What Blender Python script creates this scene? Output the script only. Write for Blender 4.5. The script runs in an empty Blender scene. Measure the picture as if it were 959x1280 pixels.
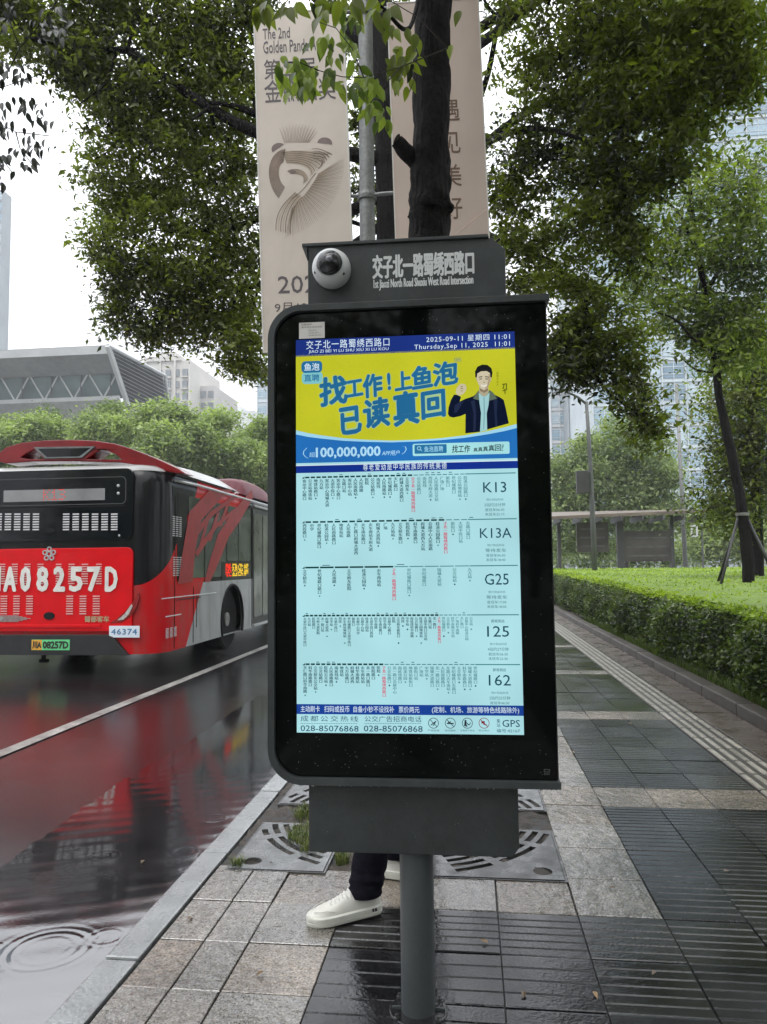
import bpy, bmesh, math, random
import numpy as np
from mathutils import Vector, Matrix
from mathutils.geometry import tessellate_polygon

sc = bpy.context.scene
COL = sc.collection
PI = math.pi
rnd = random.Random(7)

# ------------------------------------------------------------------ camera
FPX, PITCH, ROLL, PSI, CAMZ = 933.66, 0.0711104, -0.0108045, 0.1146538, 1.35
def _basis():
    fw = np.array([0, math.cos(PITCH), math.sin(PITCH)]); up = np.array([0, -math.sin(PITCH), math.cos(PITCH)])
    rt = np.array([1., 0, 0])
    r2 = math.cos(ROLL)*rt + math.sin(ROLL)*up; u2 = -math.sin(ROLL)*rt + math.cos(ROLL)*up
    c, s = math.cos(PSI), math.sin(PSI); Z = np.array([[c, -s, 0], [s, c, 0], [0, 0, 1]])
    return Z@r2, Z@u2, Z@fw
RT, UP, FW = _basis()
CP = np.array([0, 0, CAMZ])
cam = bpy.data.cameras.new('camera'); camo = bpy.data.objects.new('camera', cam); COL.objects.link(camo)
cam.sensor_fit = 'VERTICAL'; cam.sensor_height = 36; cam.lens = FPX/1280*36
cam.clip_start = 0.05; cam.clip_end = 5000
m = Matrix.Identity(4)
for i in range(3):
    m[i][0] = RT[i]; m[i][1] = UP[i]; m[i][2] = -FW[i]; m[i][3] = CP[i]
camo.matrix_world = m
sc.camera = camo

# ------------------------------------------------------------------ world and sun
SUN_EL, SUN_ROT = math.radians(58), math.radians(200)
w = bpy.data.worlds.new('World'); sc.world = w; w.use_nodes = True
nt = w.node_tree; nt.nodes.clear()
out = nt.nodes.new('ShaderNodeOutputWorld'); bg = nt.nodes.new('ShaderNodeBackground'); bg.inputs[1].default_value = 0.1
sky = nt.nodes.new('ShaderNodeTexSky'); sky.sky_type = 'NISHITA'; sky.sun_disc = False
sky.sun_elevation = SUN_EL; sky.sun_rotation = SUN_ROT; sky.dust_density = 4
tc = nt.nodes.new('ShaderNodeTexCoord'); sep = nt.nodes.new('ShaderNodeSeparateXYZ')
nt.links.new(tc.outputs['Generated'], sep.inputs[0])
mr = nt.nodes.new('ShaderNodeMapRange'); nt.links.new(sep.outputs['Z'], mr.inputs[0])
pw = nt.nodes.new('ShaderNodeMath'); pw.operation = 'POWER'; pw.inputs[1].default_value = 1.9; pw.use_clamp = True
nt.links.new(sep.outputs['Z'], pw.inputs[0]); nt.links.new(pw.outputs[0], mr.inputs[0])
mr.inputs[1].default_value = 0.0; mr.inputs[2].default_value = 1.0
mr.inputs[3].default_value = 8.3; mr.inputs[4].default_value = 33.0      # overcast: brighter towards the zenith
nz = nt.nodes.new('ShaderNodeTexNoise'); nz.inputs['Scale'].default_value = 1.6; nz.inputs['Detail'].default_value = 5
mp = nt.nodes.new('ShaderNodeMapping'); mp.inputs['Scale'].default_value = (1, 1, 3.0)
nt.links.new(tc.outputs['Generated'], mp.inputs[0]); nt.links.new(mp.outputs[0], nz.inputs[0])
mr2 = nt.nodes.new('ShaderNodeMapRange'); nt.links.new(nz.outputs[0], mr2.inputs[0])
mr2.inputs[1].default_value = .3; mr2.inputs[2].default_value = .7; mr2.inputs[3].default_value = .93; mr2.inputs[4].default_value = 1.07
mu = nt.nodes.new('ShaderNodeMath'); mu.operation = 'MULTIPLY'
nt.links.new(mr.outputs[0], mu.inputs[0]); nt.links.new(mr2.outputs[0], mu.inputs[1])
cl = nt.nodes.new('ShaderNodeVectorMath'); cl.operation = 'SCALE'; cl.inputs[0].default_value = (.965, .985, 1.03)
nt.links.new(mu.outputs[0], cl.inputs['Scale'])
mx = nt.nodes.new('ShaderNodeMixRGB'); mx.inputs[0].default_value = .93      # cloud deck over the clear sky
nt.links.new(sky.outputs[0], mx.inputs[1]); nt.links.new(cl.outputs[0], mx.inputs[2])
nt.links.new(mx.outputs[0], bg.inputs[0]); nt.links.new(bg.outputs[0], out.inputs[0])
sd = bpy.data.lights.new('sun', 'SUN'); sd.energy = 0.6; sd.angle = math.radians(25); sd.color = (1, .97, .92)
so = bpy.data.objects.new('sun', sd); COL.objects.link(so)
d = Vector((math.sin(SUN_ROT)*math.cos(SUN_EL), math.cos(SUN_ROT)*math.cos(SUN_EL), math.sin(SUN_EL)))
so.rotation_euler = d.to_track_quat('Z', 'Y').to_euler()
sc.view_settings.view_transform = 'Standard'; sc.view_settings.look = 'None'
sc.view_settings.exposure = 0.56; sc.view_settings.gamma = 1.0
sc.render.engine = 'CYCLES'
sc.cycles.max_bounces = 6; sc.cycles.transparent_max_bounces = 6; sc.cycles.use_denoising = True

# ------------------------------------------------------------------ points of the photograph in the world
def ray(x, y): return FW + RT*(x-479.5)/FPX + UP*(640-y)/FPX
def at_y(x, y, Y): r = ray(x, y); return CP + r*Y/r[1]
def at_x(x, y, X): r = ray(x, y); return CP + r*X/r[0]
def at_z(x, y, z=0.): r = ray(x, y); return CP + r*(z-CAMZ)/r[2]
SC = np.array([-.192, 2.265, 1.4533]); SYAW = math.radians(1.08)
SDX = np.array([math.cos(SYAW), math.sin(SYAW), 0]); SN = np.array([-math.sin(SYAW), math.cos(SYAW), 0])
def sp(x, y, dd=0.):
    r = ray(x, y); t = ((SC-CP)@SN+dd)/(r@SN); P = CP + r*t - SC
    return float(P@SDX), float(P[2]+SC[2])

# ------------------------------------------------------------------ materials
MATS = {}
def mat(name, col, rough=.6, metal=0., noise=None, bump=None, ior=None, emit=None, coat=0., spec=None, rvar=None, attr=None, trans=None, world=False, orand=0.):
    """noise=(scale, amount, detail) colour variation; bump=(scale, strength, distance); rvar=(scale, lo, hi) roughness"""
    if name in MATS: return MATS[name]
    M = bpy.data.materials.new(name); M.use_nodes = True; n = M.node_tree; b = n.nodes['Principled BSDF']
    c = tuple(col)+(1,)
    b.inputs['Base Color'].default_value = c; b.inputs['Roughness'].default_value = rough; b.inputs['Metallic'].default_value = metal
    if ior: b.inputs['IOR'].default_value = ior
    if coat: b.inputs['Coat Weight'].default_value = coat; b.inputs['Coat Roughness'].default_value = .05
    if spec is not None: b.inputs['Specular IOR Level'].default_value = spec
    tcn = n.nodes.new('ShaderNodeTexCoord')
    geo = n.nodes.new('ShaderNodeNewGeometry') if world else None
    cvec = geo.outputs['Position'] if world else tcn.outputs['Object']
    def noi(scale, det=4, vec=None):
        t = n.nodes.new('ShaderNodeTexNoise'); t.inputs['Scale'].default_value = scale; t.inputs['Detail'].default_value = det
        n.links.new(vec or cvec, t.inputs[0]); return t
    def mapr(src, a, bb, lo=.3, hi=.7):
        r = n.nodes.new('ShaderNodeMapRange'); n.links.new(src, r.inputs[0])
        r.inputs[1].default_value = lo; r.inputs[2].default_value = hi; r.inputs[3].default_value = a; r.inputs[4].default_value = bb; return r.outputs[0]
    if noise:
        ns = noise if isinstance(noise, list) else [noise]
        src = None
        for (s, a, *dt) in ns:
            f = mapr(noi(s, dt[0] if dt else 4).outputs[0], 1-a, 1+a)
            if src is None: src = f
            else:
                q = n.nodes.new('ShaderNodeMath'); q.operation = 'MULTIPLY'; n.links.new(src, q.inputs[0]); n.links.new(f, q.inputs[1]); src = q.outputs[0]
        if orand:
            oi = n.nodes.new('ShaderNodeObjectInfo'); q = n.nodes.new('ShaderNodeMath'); q.operation = 'MULTIPLY'
            n.links.new(src, q.inputs[0]); n.links.new(mapr(oi.outputs['Random'], 1-orand, 1+orand, 0, 1), q.inputs[1]); src = q.outputs[0]
        v = n.nodes.new('ShaderNodeVectorMath'); v.operation = 'SCALE'; v.inputs[0].default_value = col; n.links.new(src, v.inputs['Scale'])
        n.links.new(v.outputs[0], b.inputs['Base Color'])
    if rvar: n.links.new(mapr(noi(rvar[0], 3).outputs[0], rvar[1], rvar[2]), b.inputs['Roughness'])
    if bump:
        bs = bump if isinstance(bump, list) else [bump]
        prev = None
        for (s, st, dist, *rest) in bs:
            vec = None
            if rest:
                mpn = n.nodes.new('ShaderNodeMapping'); mpn.inputs['Scale'].default_value = rest[0]; n.links.new(cvec, mpn.inputs[0]); vec = mpn.outputs[0]
            bn = n.nodes.new('ShaderNodeBump'); bn.inputs['Strength'].default_value = st; bn.inputs['Distance'].default_value = dist
            n.links.new(noi(s, 5, vec).outputs[0], bn.inputs['Height'])
            if prev: n.links.new(prev, bn.inputs['Normal'])
            prev = bn.outputs[0]
        n.links.new(prev, b.inputs['Normal'])
    if emit is not None:
        b.inputs['Emission Color'].default_value = c; b.inputs['Emission Strength'].default_value = emit
    MATS[name] = M
    return M
def srgb(r, g, b):
    f = lambda v: (v/255/12.92 if v/255 <= .04045 else ((v/255+.055)/1.055)**2.4)
    return (f(r), f(g), f(b))
def emi(name, rgb, s=1.0):
    """something a lit display shows"""
    if name in MATS: return MATS[name]
    M = bpy.data.materials.new(name); M.use_nodes = True; n = M.node_tree; n.nodes.clear()
    o = n.nodes.new('ShaderNodeOutputMaterial'); e = n.nodes.new('ShaderNodeEmission')
    c = srgb(*rgb); e.inputs[1].default_value = s*.68     # the screen is as bright as photographed at this exposure
    tcn = n.nodes.new('ShaderNodeTexCoord'); t = n.nodes.new('ShaderNodeTexNoise'); t.inputs['Scale'].default_value = 5; t.inputs['Detail'].default_value = 1
    n.links.new(tcn.outputs['Object'], t.inputs[0])
    r = n.nodes.new('ShaderNodeMapRange'); n.links.new(t.outputs[0], r.inputs[0]); r.inputs[1].default_value = .3; r.inputs[2].default_value = .7
    r.inputs[3].default_value = .93; r.inputs[4].default_value = 1.06
    v = n.nodes.new('ShaderNodeVectorMath'); v.operation = 'SCALE'; v.inputs[0].default_value = c; n.links.new(r.outputs[0], v.inputs['Scale'])
    n.links.new(v.outputs[0], e.inputs[0]); n.links.new(e.outputs[0], o.inputs[0]); MATS[name] = M
    return M
def leafmat(name, dark, light, trans=.35, rough=.45):
    """leaf colour runs from the old to the young leaves by a value stored per leaf"""
    if name in MATS: return MATS[name]
    M = bpy.data.materials.new(name); M.use_nodes = True; n = M.node_tree; b = n.nodes['Principled BSDF']
    a = n.nodes.new('ShaderNodeAttribute'); a.attribute_name = 'tint'
    mxn = n.nodes.new('ShaderNodeMixRGB'); mxn.inputs[1].default_value = tuple(dark)+(1,); mxn.inputs[2].default_value = tuple(light)+(1,)
    n.links.new(a.outputs['Fac'], mxn.inputs[0]); n.links.new(mxn.outputs[0], b.inputs['Base Color'])
    b.inputs['Roughness'].default_value = rough
    t = n.nodes.new('ShaderNodeBsdfTranslucent'); g = n.nodes.new('ShaderNodeMixRGB'); g.blend_type = 'MULTIPLY'; g.inputs[0].default_value = 1
    g.inputs[2].default_value = (1.3, 1.5, .6, 1); n.links.new(mxn.outputs[0], g.inputs[1]); n.links.new(g.outputs[0], t.inputs[0])
    ms = n.nodes.new('ShaderNodeMixShader'); ms.inputs[0].default_value = trans
    n.links.new(b.outputs[0], ms.inputs[1]); n.links.new(t.outputs[0], ms.inputs[2])
    n.links.new(ms.outputs[0], n.nodes['Material Output'].inputs[0]); MATS[name] = M
    return M

# ------------------------------------------------------------------ object helpers
def tag(o, label=None, cat=None, group=None, kind=None):
    if label: o['label'] = label
    if cat: o['category'] = cat
    if group: o['group'] = group
    if kind: o['kind'] = kind
    return o
def empty(name, loc=(0, 0, 0), rz=0.):
    o = bpy.data.objects.new(name, None); COL.objects.link(o); o.location = loc; o.rotation_euler = (0, 0, rz); o.empty_display_size = .2
    return o
def link(name, me, parent=None, loc=None):
    o = bpy.data.objects.new(name, me); COL.objects.link(o)
    if parent: o.parent = parent
    if loc is not None: o.location = loc
    return o
class MB:
    def __init__(s): s.v = []; s.f = []
    def add(s, vs, fs):
        k = len(s.v); s.v += [tuple(map(float, p)) for p in vs]; s.f += [tuple(i+k for i in q) for q in fs]; return s
    def box(s, x0, x1, y0, y1, z0, z1, taper=0):
        t = taper
        return s.add([(x0, y0, z0), (x1, y0, z0), (x1, y1, z0), (x0, y1, z0), (x0+t, y0+t, z1), (x1-t, y0+t, z1), (x1-t, y1-t, z1), (x0+t, y1-t, z1)],
              [(0, 3, 2, 1), (4, 5, 6, 7), (0, 1, 5, 4), (1, 2, 6, 5), (2, 3, 7, 6), (3, 0, 4, 7)])
    def quad(s, a, b, c, d): return s.add([a, b, c, d], [(0, 1, 2, 3)])
    def tube(s, pts, rad, n=8, caps=True):
        pts = [np.array(p, float) for p in pts]
        if not hasattr(rad, '__len__'): rad = [rad]*len(pts)
        rings = []; up = None
        for i, p in enumerate(pts):
            t = pts[min(i+1, len(pts)-1)]-pts[max(i-1, 0)]; t = t/(np.linalg.norm(t)+1e-9)
            if up is None:
                up = np.array([0, 0, 1.]) if abs(t[2]) < .9 else np.array([1., 0, 0])
            a = np.cross(t, up); a /= np.linalg.norm(a)+1e-9; bb = np.cross(a, t); up = bb
            rings.append([p+rad[i]*(math.cos(2*PI*k/n)*a+math.sin(2*PI*k/n)*bb) for k in range(n)])
        vs = [q for r in rings for q in r]; fs = []
        for i in range(len(pts)-1):
            for k in range(n):
                fs.append((i*n+k, i*n+(k+1) % n, (i+1)*n+(k+1) % n, (i+1)*n+k))
        if caps: fs.append(tuple(range(n))[::-1]); fs.append(tuple((len(pts)-1)*n+k for k in range(n)))
        return s.add(vs, fs)
    def lathe(s, prof, n, o=(0, 0, 0), ax='z'):
        """prof: (radius, height); ax is the axis it turns about"""
        vs = []; fs = []
        for (r, h) in prof:
            for k in range(n):
                a = 2*PI*k/n; c, q = r*math.cos(a), r*math.sin(a)
                p = {'z': (c, q, h), 'y': (c, h, q), 'x': (h, c, q)}[ax]
                vs.append((p[0]+o[0], p[1]+o[1], p[2]+o[2]))
        for i in range(len(prof)-1):
            for k in range(n): fs.append((i*n+k, i*n+(k+1) % n, (i+1)*n+(k+1) % n, (i+1)*n+k))
        fs.append(tuple(range(n))); fs.append(tuple((len(prof)-1)*n+k for k in range(n)))
        return s.add(vs, fs)
    def plate(s, outer, holes=(), a=0., b=.01, T=None):
        """flat plate with holes in the (u,v) plane from depth a to b; T maps (u,v,d) to xyz"""
        T = T or (lambda u, v, dd: (u, v, dd))
        loops = [outer]+list(holes)
        tr = tessellate_polygon([[Vector((p[0], p[1], 0)) for p in L] for L in loops])
        flat = [p for L in loops for p in L]; n = len(flat)
        vs = [T(p[0], p[1], a) for p in flat]+[T(p[0], p[1], b) for p in flat]
        fs = [tuple(t) for t in tr]+[tuple(i+n for i in t)[::-1] for t in tr]
        k = 0
        for L in loops:
            for i in range(len(L)):
                j = (i+1) % len(L); fs.append((k+i, k+j, k+j+n, k+i+n))
            k += len(L)
        return s.add(vs, fs)
    def flat(s, outer, dd, T):
        tr = tessellate_polygon([[Vector((p[0], p[1], 0)) for p in outer]])
        return s.add([T(p[0], p[1], dd) for p in outer], [tuple(t) for t in tr])
    def build(s, name, mt, parent=None, smooth=False, bevel=0., recalc=True, auto=False):
        me = bpy.data.meshes.new(name); me.from_pydata(s.v, [], s.f)
        if recalc or bevel:
            bm = bmesh.new(); bm.from_mesh(me)
            if bevel:
                bmesh.ops.remove_doubles(bm, verts=bm.verts, dist=1e-6)
                bmesh.ops.recalc_face_normals(bm, faces=bm.faces)
                es = [e for e in bm.edges if len(e.link_faces) == 2 and e.calc_face_angle(0) > .6]
                bmesh.ops.bevel(bm, geom=es, offset=bevel, segments=2, profile=.6, affect='EDGES')
            else: bmesh.ops.recalc_face_normals(bm, faces=bm.faces)
            bm.to_mesh(me); bm.free()
        if mt: me.materials.append(mt)
        if smooth:
            me.polygons.foreach_set('use_smooth', [True]*len(me.polygons))
            if auto: me.set_sharp_from_angle(angle=math.radians(35))
        return link(name, me, parent)
def face_up(o):
    me = o.data
    if sum(p.normal.z*p.area for p in me.polygons) < 0: me.flip_normals()
    return o
def arc(cx, cy, r, a0, a1, n=8, ry=None):
    ry = ry or r
    return [(cx+r*math.cos(math.radians(a0+(a1-a0)*i/n)), cy+ry*math.sin(math.radians(a0+(a1-a0)*i/n))) for i in range(n+1)]
def rrect(x0, x1, z0, z1, r, n=5):
    return arc(x1-r, z1-r, r, 0, 90, n)+arc(x0+r, z1-r, r, 90, 180, n)+arc(x0+r, z0+r, r, 180, 270, n)+arc(x1-r, z0+r, r, 270, 360, n)

# text, always flat print: a cached set of triangles fitted to a rectangle
_tx = {}
def text_mesh(body, bold=0., shear=0., space=1., line=1., align='LEFT'):
    key = (body, bold, shear, space, line, align)
    if key in _tx: return _tx[key]
    cu = bpy.data.curves.new('t', 'FONT'); cu.body = body; cu.size = 1; cu.offset = bold; cu.shear = shear
    cu.space_character = space; cu.space_line = line; cu.resolution_u = 2; cu.align_x = align
    o = bpy.data.objects.new('t', cu); COL.objects.link(o)
    dg = bpy.context.evaluated_depsgraph_get(); me = bpy.data.meshes.new_from_object(o.evaluated_get(dg))
    v = np.empty(len(me.vertices)*3); me.vertices.foreach_get('co', v); v = v.reshape(-1, 3)
    f = [tuple(p.vertices) for p in me.polygons]
    bpy.data.objects.remove(o); bpy.data.curves.remove(cu); bpy.data.meshes.remove(me)
    if not len(v): v = np.zeros((1, 3)); f = []
    _tx[key] = (v, f); return _tx[key]
def put_text(mb, body, x0, x1, z0, z1, dd, T, bold=0., shear=0., space=1., rot=0.):
    """bold is a stroke widening in em, made of shifted copies a hair apart in depth"""
    v, f = text_mesh(body, 0., shear, space)
    lo = v.min(0); sz = v.max(0)-lo; sz[sz < 1e-6] = 1
    W, H = x1-x0, z1-z0; cx, cz = (x0+x1)/2, (z0+z1)/2
    em = H/max(sz[1], .6) if sz[1] < 1.3 else H/sz[1]
    bo = bold*em; W -= bo; H -= bo
    X = ((v[:, 0]-lo[0])/sz[0]-.5)*W; Z = ((v[:, 1]-lo[1])/sz[1]-.5)*H
    c, s_ = math.cos(rot), math.sin(rot)
    offs = [(0, 0)] if bo < 1e-6 else ([(-.5, 0), (.5, 0), (0, .5), (0, -.5)] if bold < .05 else [(.5*math.cos(k*PI/4), .5*math.sin(k*PI/4)) for k in range(8)]+[(0, 0)])
    for k, (ox, oz) in enumerate(offs):
        mb.add([T(cx+(a+ox*bo)*c-(b_+oz*bo)*s_, cz+(a+ox*bo)*s_+(b_+oz*bo)*c, dd-k*2e-5) for a, b_ in zip(X, Z)], f)

# ================================================================== SETTING: ground, road, kerb
M_road = mat('wet_asphalt', (.014, .013, .014), .2, ior=2.4, noise=[(3, .3), (60, .4)], bump=[(170, .35, .002), (65, .11, .002)], rvar=(1.4, .05, .17))
M_soil = mat('wet_soil', (.035, .027, .02), .6, noise=(20, .5), bump=(30, .8, .03))
M_ground = mat('far_ground', (.05, .055, .04), .9, noise=(.5, .3))
M_kerb = mat('wet_kerb_stone', (.21, .22, .22), .2, ior=2.4, noise=[(5, .25), (90, .18)], bump=[(70, .5, .004), (9, .3, .008)], rvar=(7, .1, .4), world=True, orand=.16)
M_slab = mat('wet_granite', (.165, .138, .112), .3, ior=1.9, noise=[(2.2, .5), (120, .6, 2), (35, .3)], bump=[(60, .6, .004), (17, .8, .012)], rvar=(2.2, .02, .26), world=True, orand=.16)
M_slab2 = mat('wet_granite_grey', (.15, .135, .117), .3, ior=2.3, noise=[(2.2, .5), (120, .6, 2), (30, .3)], bump=[(70, .6, .004), (15, .7, .011)], rvar=(2.2, .02, .24), world=True, orand=.16)
M_dark = mat('wet_dark_ribbed_stone', (.011, .011, .012), .25, ior=1.55, noise=[(3, .5), (70, .6)], bump=[(90, .3, .003), (9, .35, .006)], rvar=(1.8, .02, .34), world=True, orand=.25)
M_dark2 = mat('wet_dark_stone_worn', (.017, .0165, .016), .25, ior=1.65, noise=[(3, .5), (90, .6)], bump=[(80, .3, .003), (7, .35, .006)], rvar=(1.8, .02, .28), world=True, orand=.25)
M_brown = mat('wet_brown_paving', (.085, .068, .055), .35, ior=1.5, noise=[(3, .25), (80, .35)], bump=(90, .5, .004), rvar=(4, .15, .45), world=True, orand=.16)
M_tact = mat('tactile_paving', (.045, .04, .034), .35, noise=[(5, .3), (80, .3)], bump=(80, .5, .003), ior=1.5, world=True, orand=.16)
M_bar = mat('tactile_bar_worn', (.30, .28, .24), .3, noise=[(9, .25), (70, .25)], bump=(70, .4, .002), ior=1.5, world=True, orand=.16)
M_gap = mat('joint_dirt', (.012, .011, .010), .5, noise=(40, .4))
M_white = mat('worn_road_paint', (.24, .235, .22), .35, noise=[(2, .35), (12, .35), (60, .35)], bump=(120, .5, .003), ior=1.5)

def roadz(X):     # cross fall of the carriageway towards the gutter
    if X > -1.6: return -.105
    if X > -4.6: return -.105+.105*((-1.6-X)/3.0)**2
    return 0.
g = MB(); g.add([(-1500, -1500, -.35), (1500, -1500, -.35), (1500, 2500, -.35), (-1500, 2500, -.35)], [(0, 1, 2, 3)])
tag(face_up(g.build('ground', M_ground)), kind='structure')
g = MB(); xs = [-1.30-.06*i for i in range(42)]+[-4, -4.6, -6, -9, -14]
ys = [-12, 0, 1]+[1.1+.08*i for i in range(110)]+[10+.3*i for i in range(14)]+[14.5, 20, 40, 80, 200]
def und(x, y): return 0 if x > -1.5 or x < -3.75 else .0003*(math.sin(x*3.1+y*.9)+math.sin(y*.7-x*2.3+1)+.35*math.sin(x*6+y*1.9))
for i in range(len(xs)-1):
    for j in range(len(ys)-1):
        a, b = xs[i], xs[i+1]
        g.add([(a, ys[j], roadz(a)+und(a, ys[j])), (b, ys[j], roadz(b)+und(b, ys[j])), (b, ys[j+1], roadz(b)+und(b, ys[j+1])), (a, ys[j+1], roadz(a)+und(a, ys[j+1]))], [(0, 1, 2, 3)])
bm_ = g.build('road', M_road, smooth=True, recalc=False); tag(bm_, kind='structure')
_b = bmesh.new(); _b.from_mesh(bm_.data); bmesh.ops.remove_doubles(_b, verts=_b.verts, dist=1e-5); _b.to_mesh(bm_.data); _b.free(); bm_.data.polygons.foreach_set('use_smooth', [True]*len(bm_.data.polygons)); face_up(bm_)

# the white lane line, 4 mm above the asphalt
g = MB()
p0, p1 = at_z(0, 940, -.015), at_z(330, 798, -.005)
yl = [-8, 0]+[1+.25*i for i in range(60)]+[20, 60]
for a, b in zip(yl[:-1], yl[1:]):
    q = [(x, y, roadz(x)+und(x, y)+.009) for x, y in ((-3.53, a), (-3.645, a), (-3.645, b), (-3.53, b))]; g.add(q, [(0, 1, 2, 3)])
tag(face_up(g.build('lane_line', M_white, recalc=False)), 'long white painted lane line on the wet road beside the bus', 'road marking', kind='structure')

# puddle in the gutter with rings where the rain falls
def puddle():
    x = np.linspace(-1.295, -3.2, 190); y = np.concatenate([np.linspace(1.2, 5.2, 420), np.linspace(5.25, 14, 60)])
    X, Y = np.meshgrid(x, y, indexing='ij'); Z = np.full_like(X, -.0985)+.0006*np.sin(X*9+Y*2.1)*np.exp(-((X+2.3)/.25)**2)
    R = random.Random(3)
    rings = [((60, 1187), .0006, .20, .036), ((133, 1172), .0005, .09, .026), ((75, 1103), .00035, .10, .026), ((268, 1022), .0006, .10, .03),
             ((232, 1064), .0005, .08, .028), ((130, 1070), .00025, .09, .026), ((250, 1040), .0003, .05, .02), ((30, 1010), .00025, .10, .026)]
    rings = [(at_z(p[0], p[1], -.0985), a, r, wl) for p, a, r, wl in rings]
    for _ in range(64):
        rings.append((np.array([R.uniform(-2.6, -1.33), R.uniform(1.3, 6.5), 0]), R.uniform(.0005, .0013), R.uniform(.03, .085), R.uniform(.013, .022)))
    for c, a, r, wl in rings:
        rr = np.hypot(X-c[0], Y-c[1])
        an_ = np.arctan2(Y-c[1], X-c[0]); Z += a*np.cos(2*PI*rr/wl/1.15+.25*np.sin(3*an_+c[0]*9))*np.exp(-((rr-r*.7)/(r*.26))**2)*(.65+.35*np.sin(2*an_+c[1]*7))
    Z += .00022*np.sin(X*34+Y*13)+.00018*np.sin(Y*41-X*17)
    nx, ny = X.shape; v = np.stack([X, Y, Z], -1).reshape(-1, 3)
    idx = np.arange(nx*ny).reshape(nx, ny)
    f = np.stack([idx[:-1, :-1], idx[:-1, 1:], idx[1:, 1:], idx[1:, :-1]], -1).reshape(-1, 4)
    me = bpy.data.meshes.new('puddle'); me.from_pydata(v.tolist(), [], f.tolist())
    me.polygons.foreach_set('use_smooth', [True]*len(me.polygons))
    me.materials.append(mat('puddle_water', (.016, .014, .015), .05, ior=3.0, noise=(4, .3), bump=[(26, .06, .003), (110, .07, .0015)], rvar=(2, .03, .12)))
    o = face_up(link('puddle', me)); tag(o, 'rain puddle in the gutter with rings from falling drops', 'puddle', kind='structure')
puddle()

# pavement bed
g = MB(); g.box(-1.16, 2.32, -6, 70, -.3, -.012)
PAVE = tag(g.build('pavement', M_gap), kind='structure')
# kerb stones
kerb = empty('kerb', (0, 0, 0)); tag(kerb, kind='structure')
ys = [-4.17+.963*i for i in range(22)]
kb = MB().box(-1.29, -1.168, .004, .959, -.28, 0).build('kerb_stone', M_kerb, kerb, bevel=.008)
kb.location = (0, ys[0], 0)
for y in ys[1:]:
    o = kb.copy(); COL.objects.link(o); o.parent = kerb; o.location = (rnd.uniform(-.002, .002), y, rnd.uniform(-.003, .002))
tag(MB().box(-1.29, -1.168, ys[-1]+.965, 70, -.28, 0).build('kerb_run', M_kerb, kerb), kind='stuff')

# paving slabs, one object each; ribbed ones have their ribs cut
ROWS = [-.6, -.28, .05, .38, .71, 1.04, 1.38, 1.73, 2.07, 2.41, 2.72, 3.04, 3.385, 3.74, 4.06, 4.38, 4.74, 5.07, 5.40, 5.74, 6.08, 6.42, 6.76, 7.10]
LIGHT_ROWS = {15, 22}
slab_cache = {}
def slab(x0, x1, y0, y1, mt, ribs=0, name='paving_slab'):
    W, L = round(x1-x0, 3), round(y1-y0, 3); key = (W, L, ribs)
    if key not in slab_cache:
        b = MB(); gp = .0028; t = .0022
        if not ribs:
            b.box(gp, W-gp, gp, L-gp, -.05, -t); b.f.pop(1)
            k = len(b.v); b.add([(gp+t, gp+t, 0), (W-gp-t, gp+t, 0), (W-gp-t, L-gp-t, 0), (gp+t, L-gp-t, 0)], [(0, 1, 2, 3)])
            for i in range(4): b.f.append((4+i, 4+(i+1) % 4, k+(i+1) % 4, k+i))
        else:
            pr = [(gp, -.05), (gp, -.003)]
            stp = (L-2*gp)/ribs
            for i in range(ribs):
                a = gp+i*stp; pr += [(a+.004, 0), (a+stp-.010, 0), (a+stp-.008, -.003), (a+stp-.001, -.003)]
            pr[-2:] = [(L-gp-.002, -.001)]; pr += [(L-gp, -.05)]
            n = len(pr); vs = [(gp, p[0], p[1]) for p in pr]+[(W-gp, p[0], p[1]) for p in pr]
            b.add(vs, [(i, i+1, n+i+1, n+i) for i in range(n-1)]+[tuple(range(n)), tuple(n+i for i in range(n))[::-1]])
        o = b.build(name, None, recalc=True); me = o.data; me.materials.append(None); bpy.data.objects.remove(o); slab_cache[key] = me
    o = bpy.data.objects.new(name, slab_cache[key]); COL.objects.link(o); o.parent = PAVE
    o.material_slots[0].link = 'OBJECT'; o.material_slots[0].material = mt
    o.location = (x0, y0, rnd.uniform(-.0025, .0015)); o.rotation_euler = (rnd.uniform(-.004, .004), rnd.uniform(-.004, .004), 0)
    return o
PIT = (-1.155, .40, 3.33, 4.88)
n0 = 7
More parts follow.
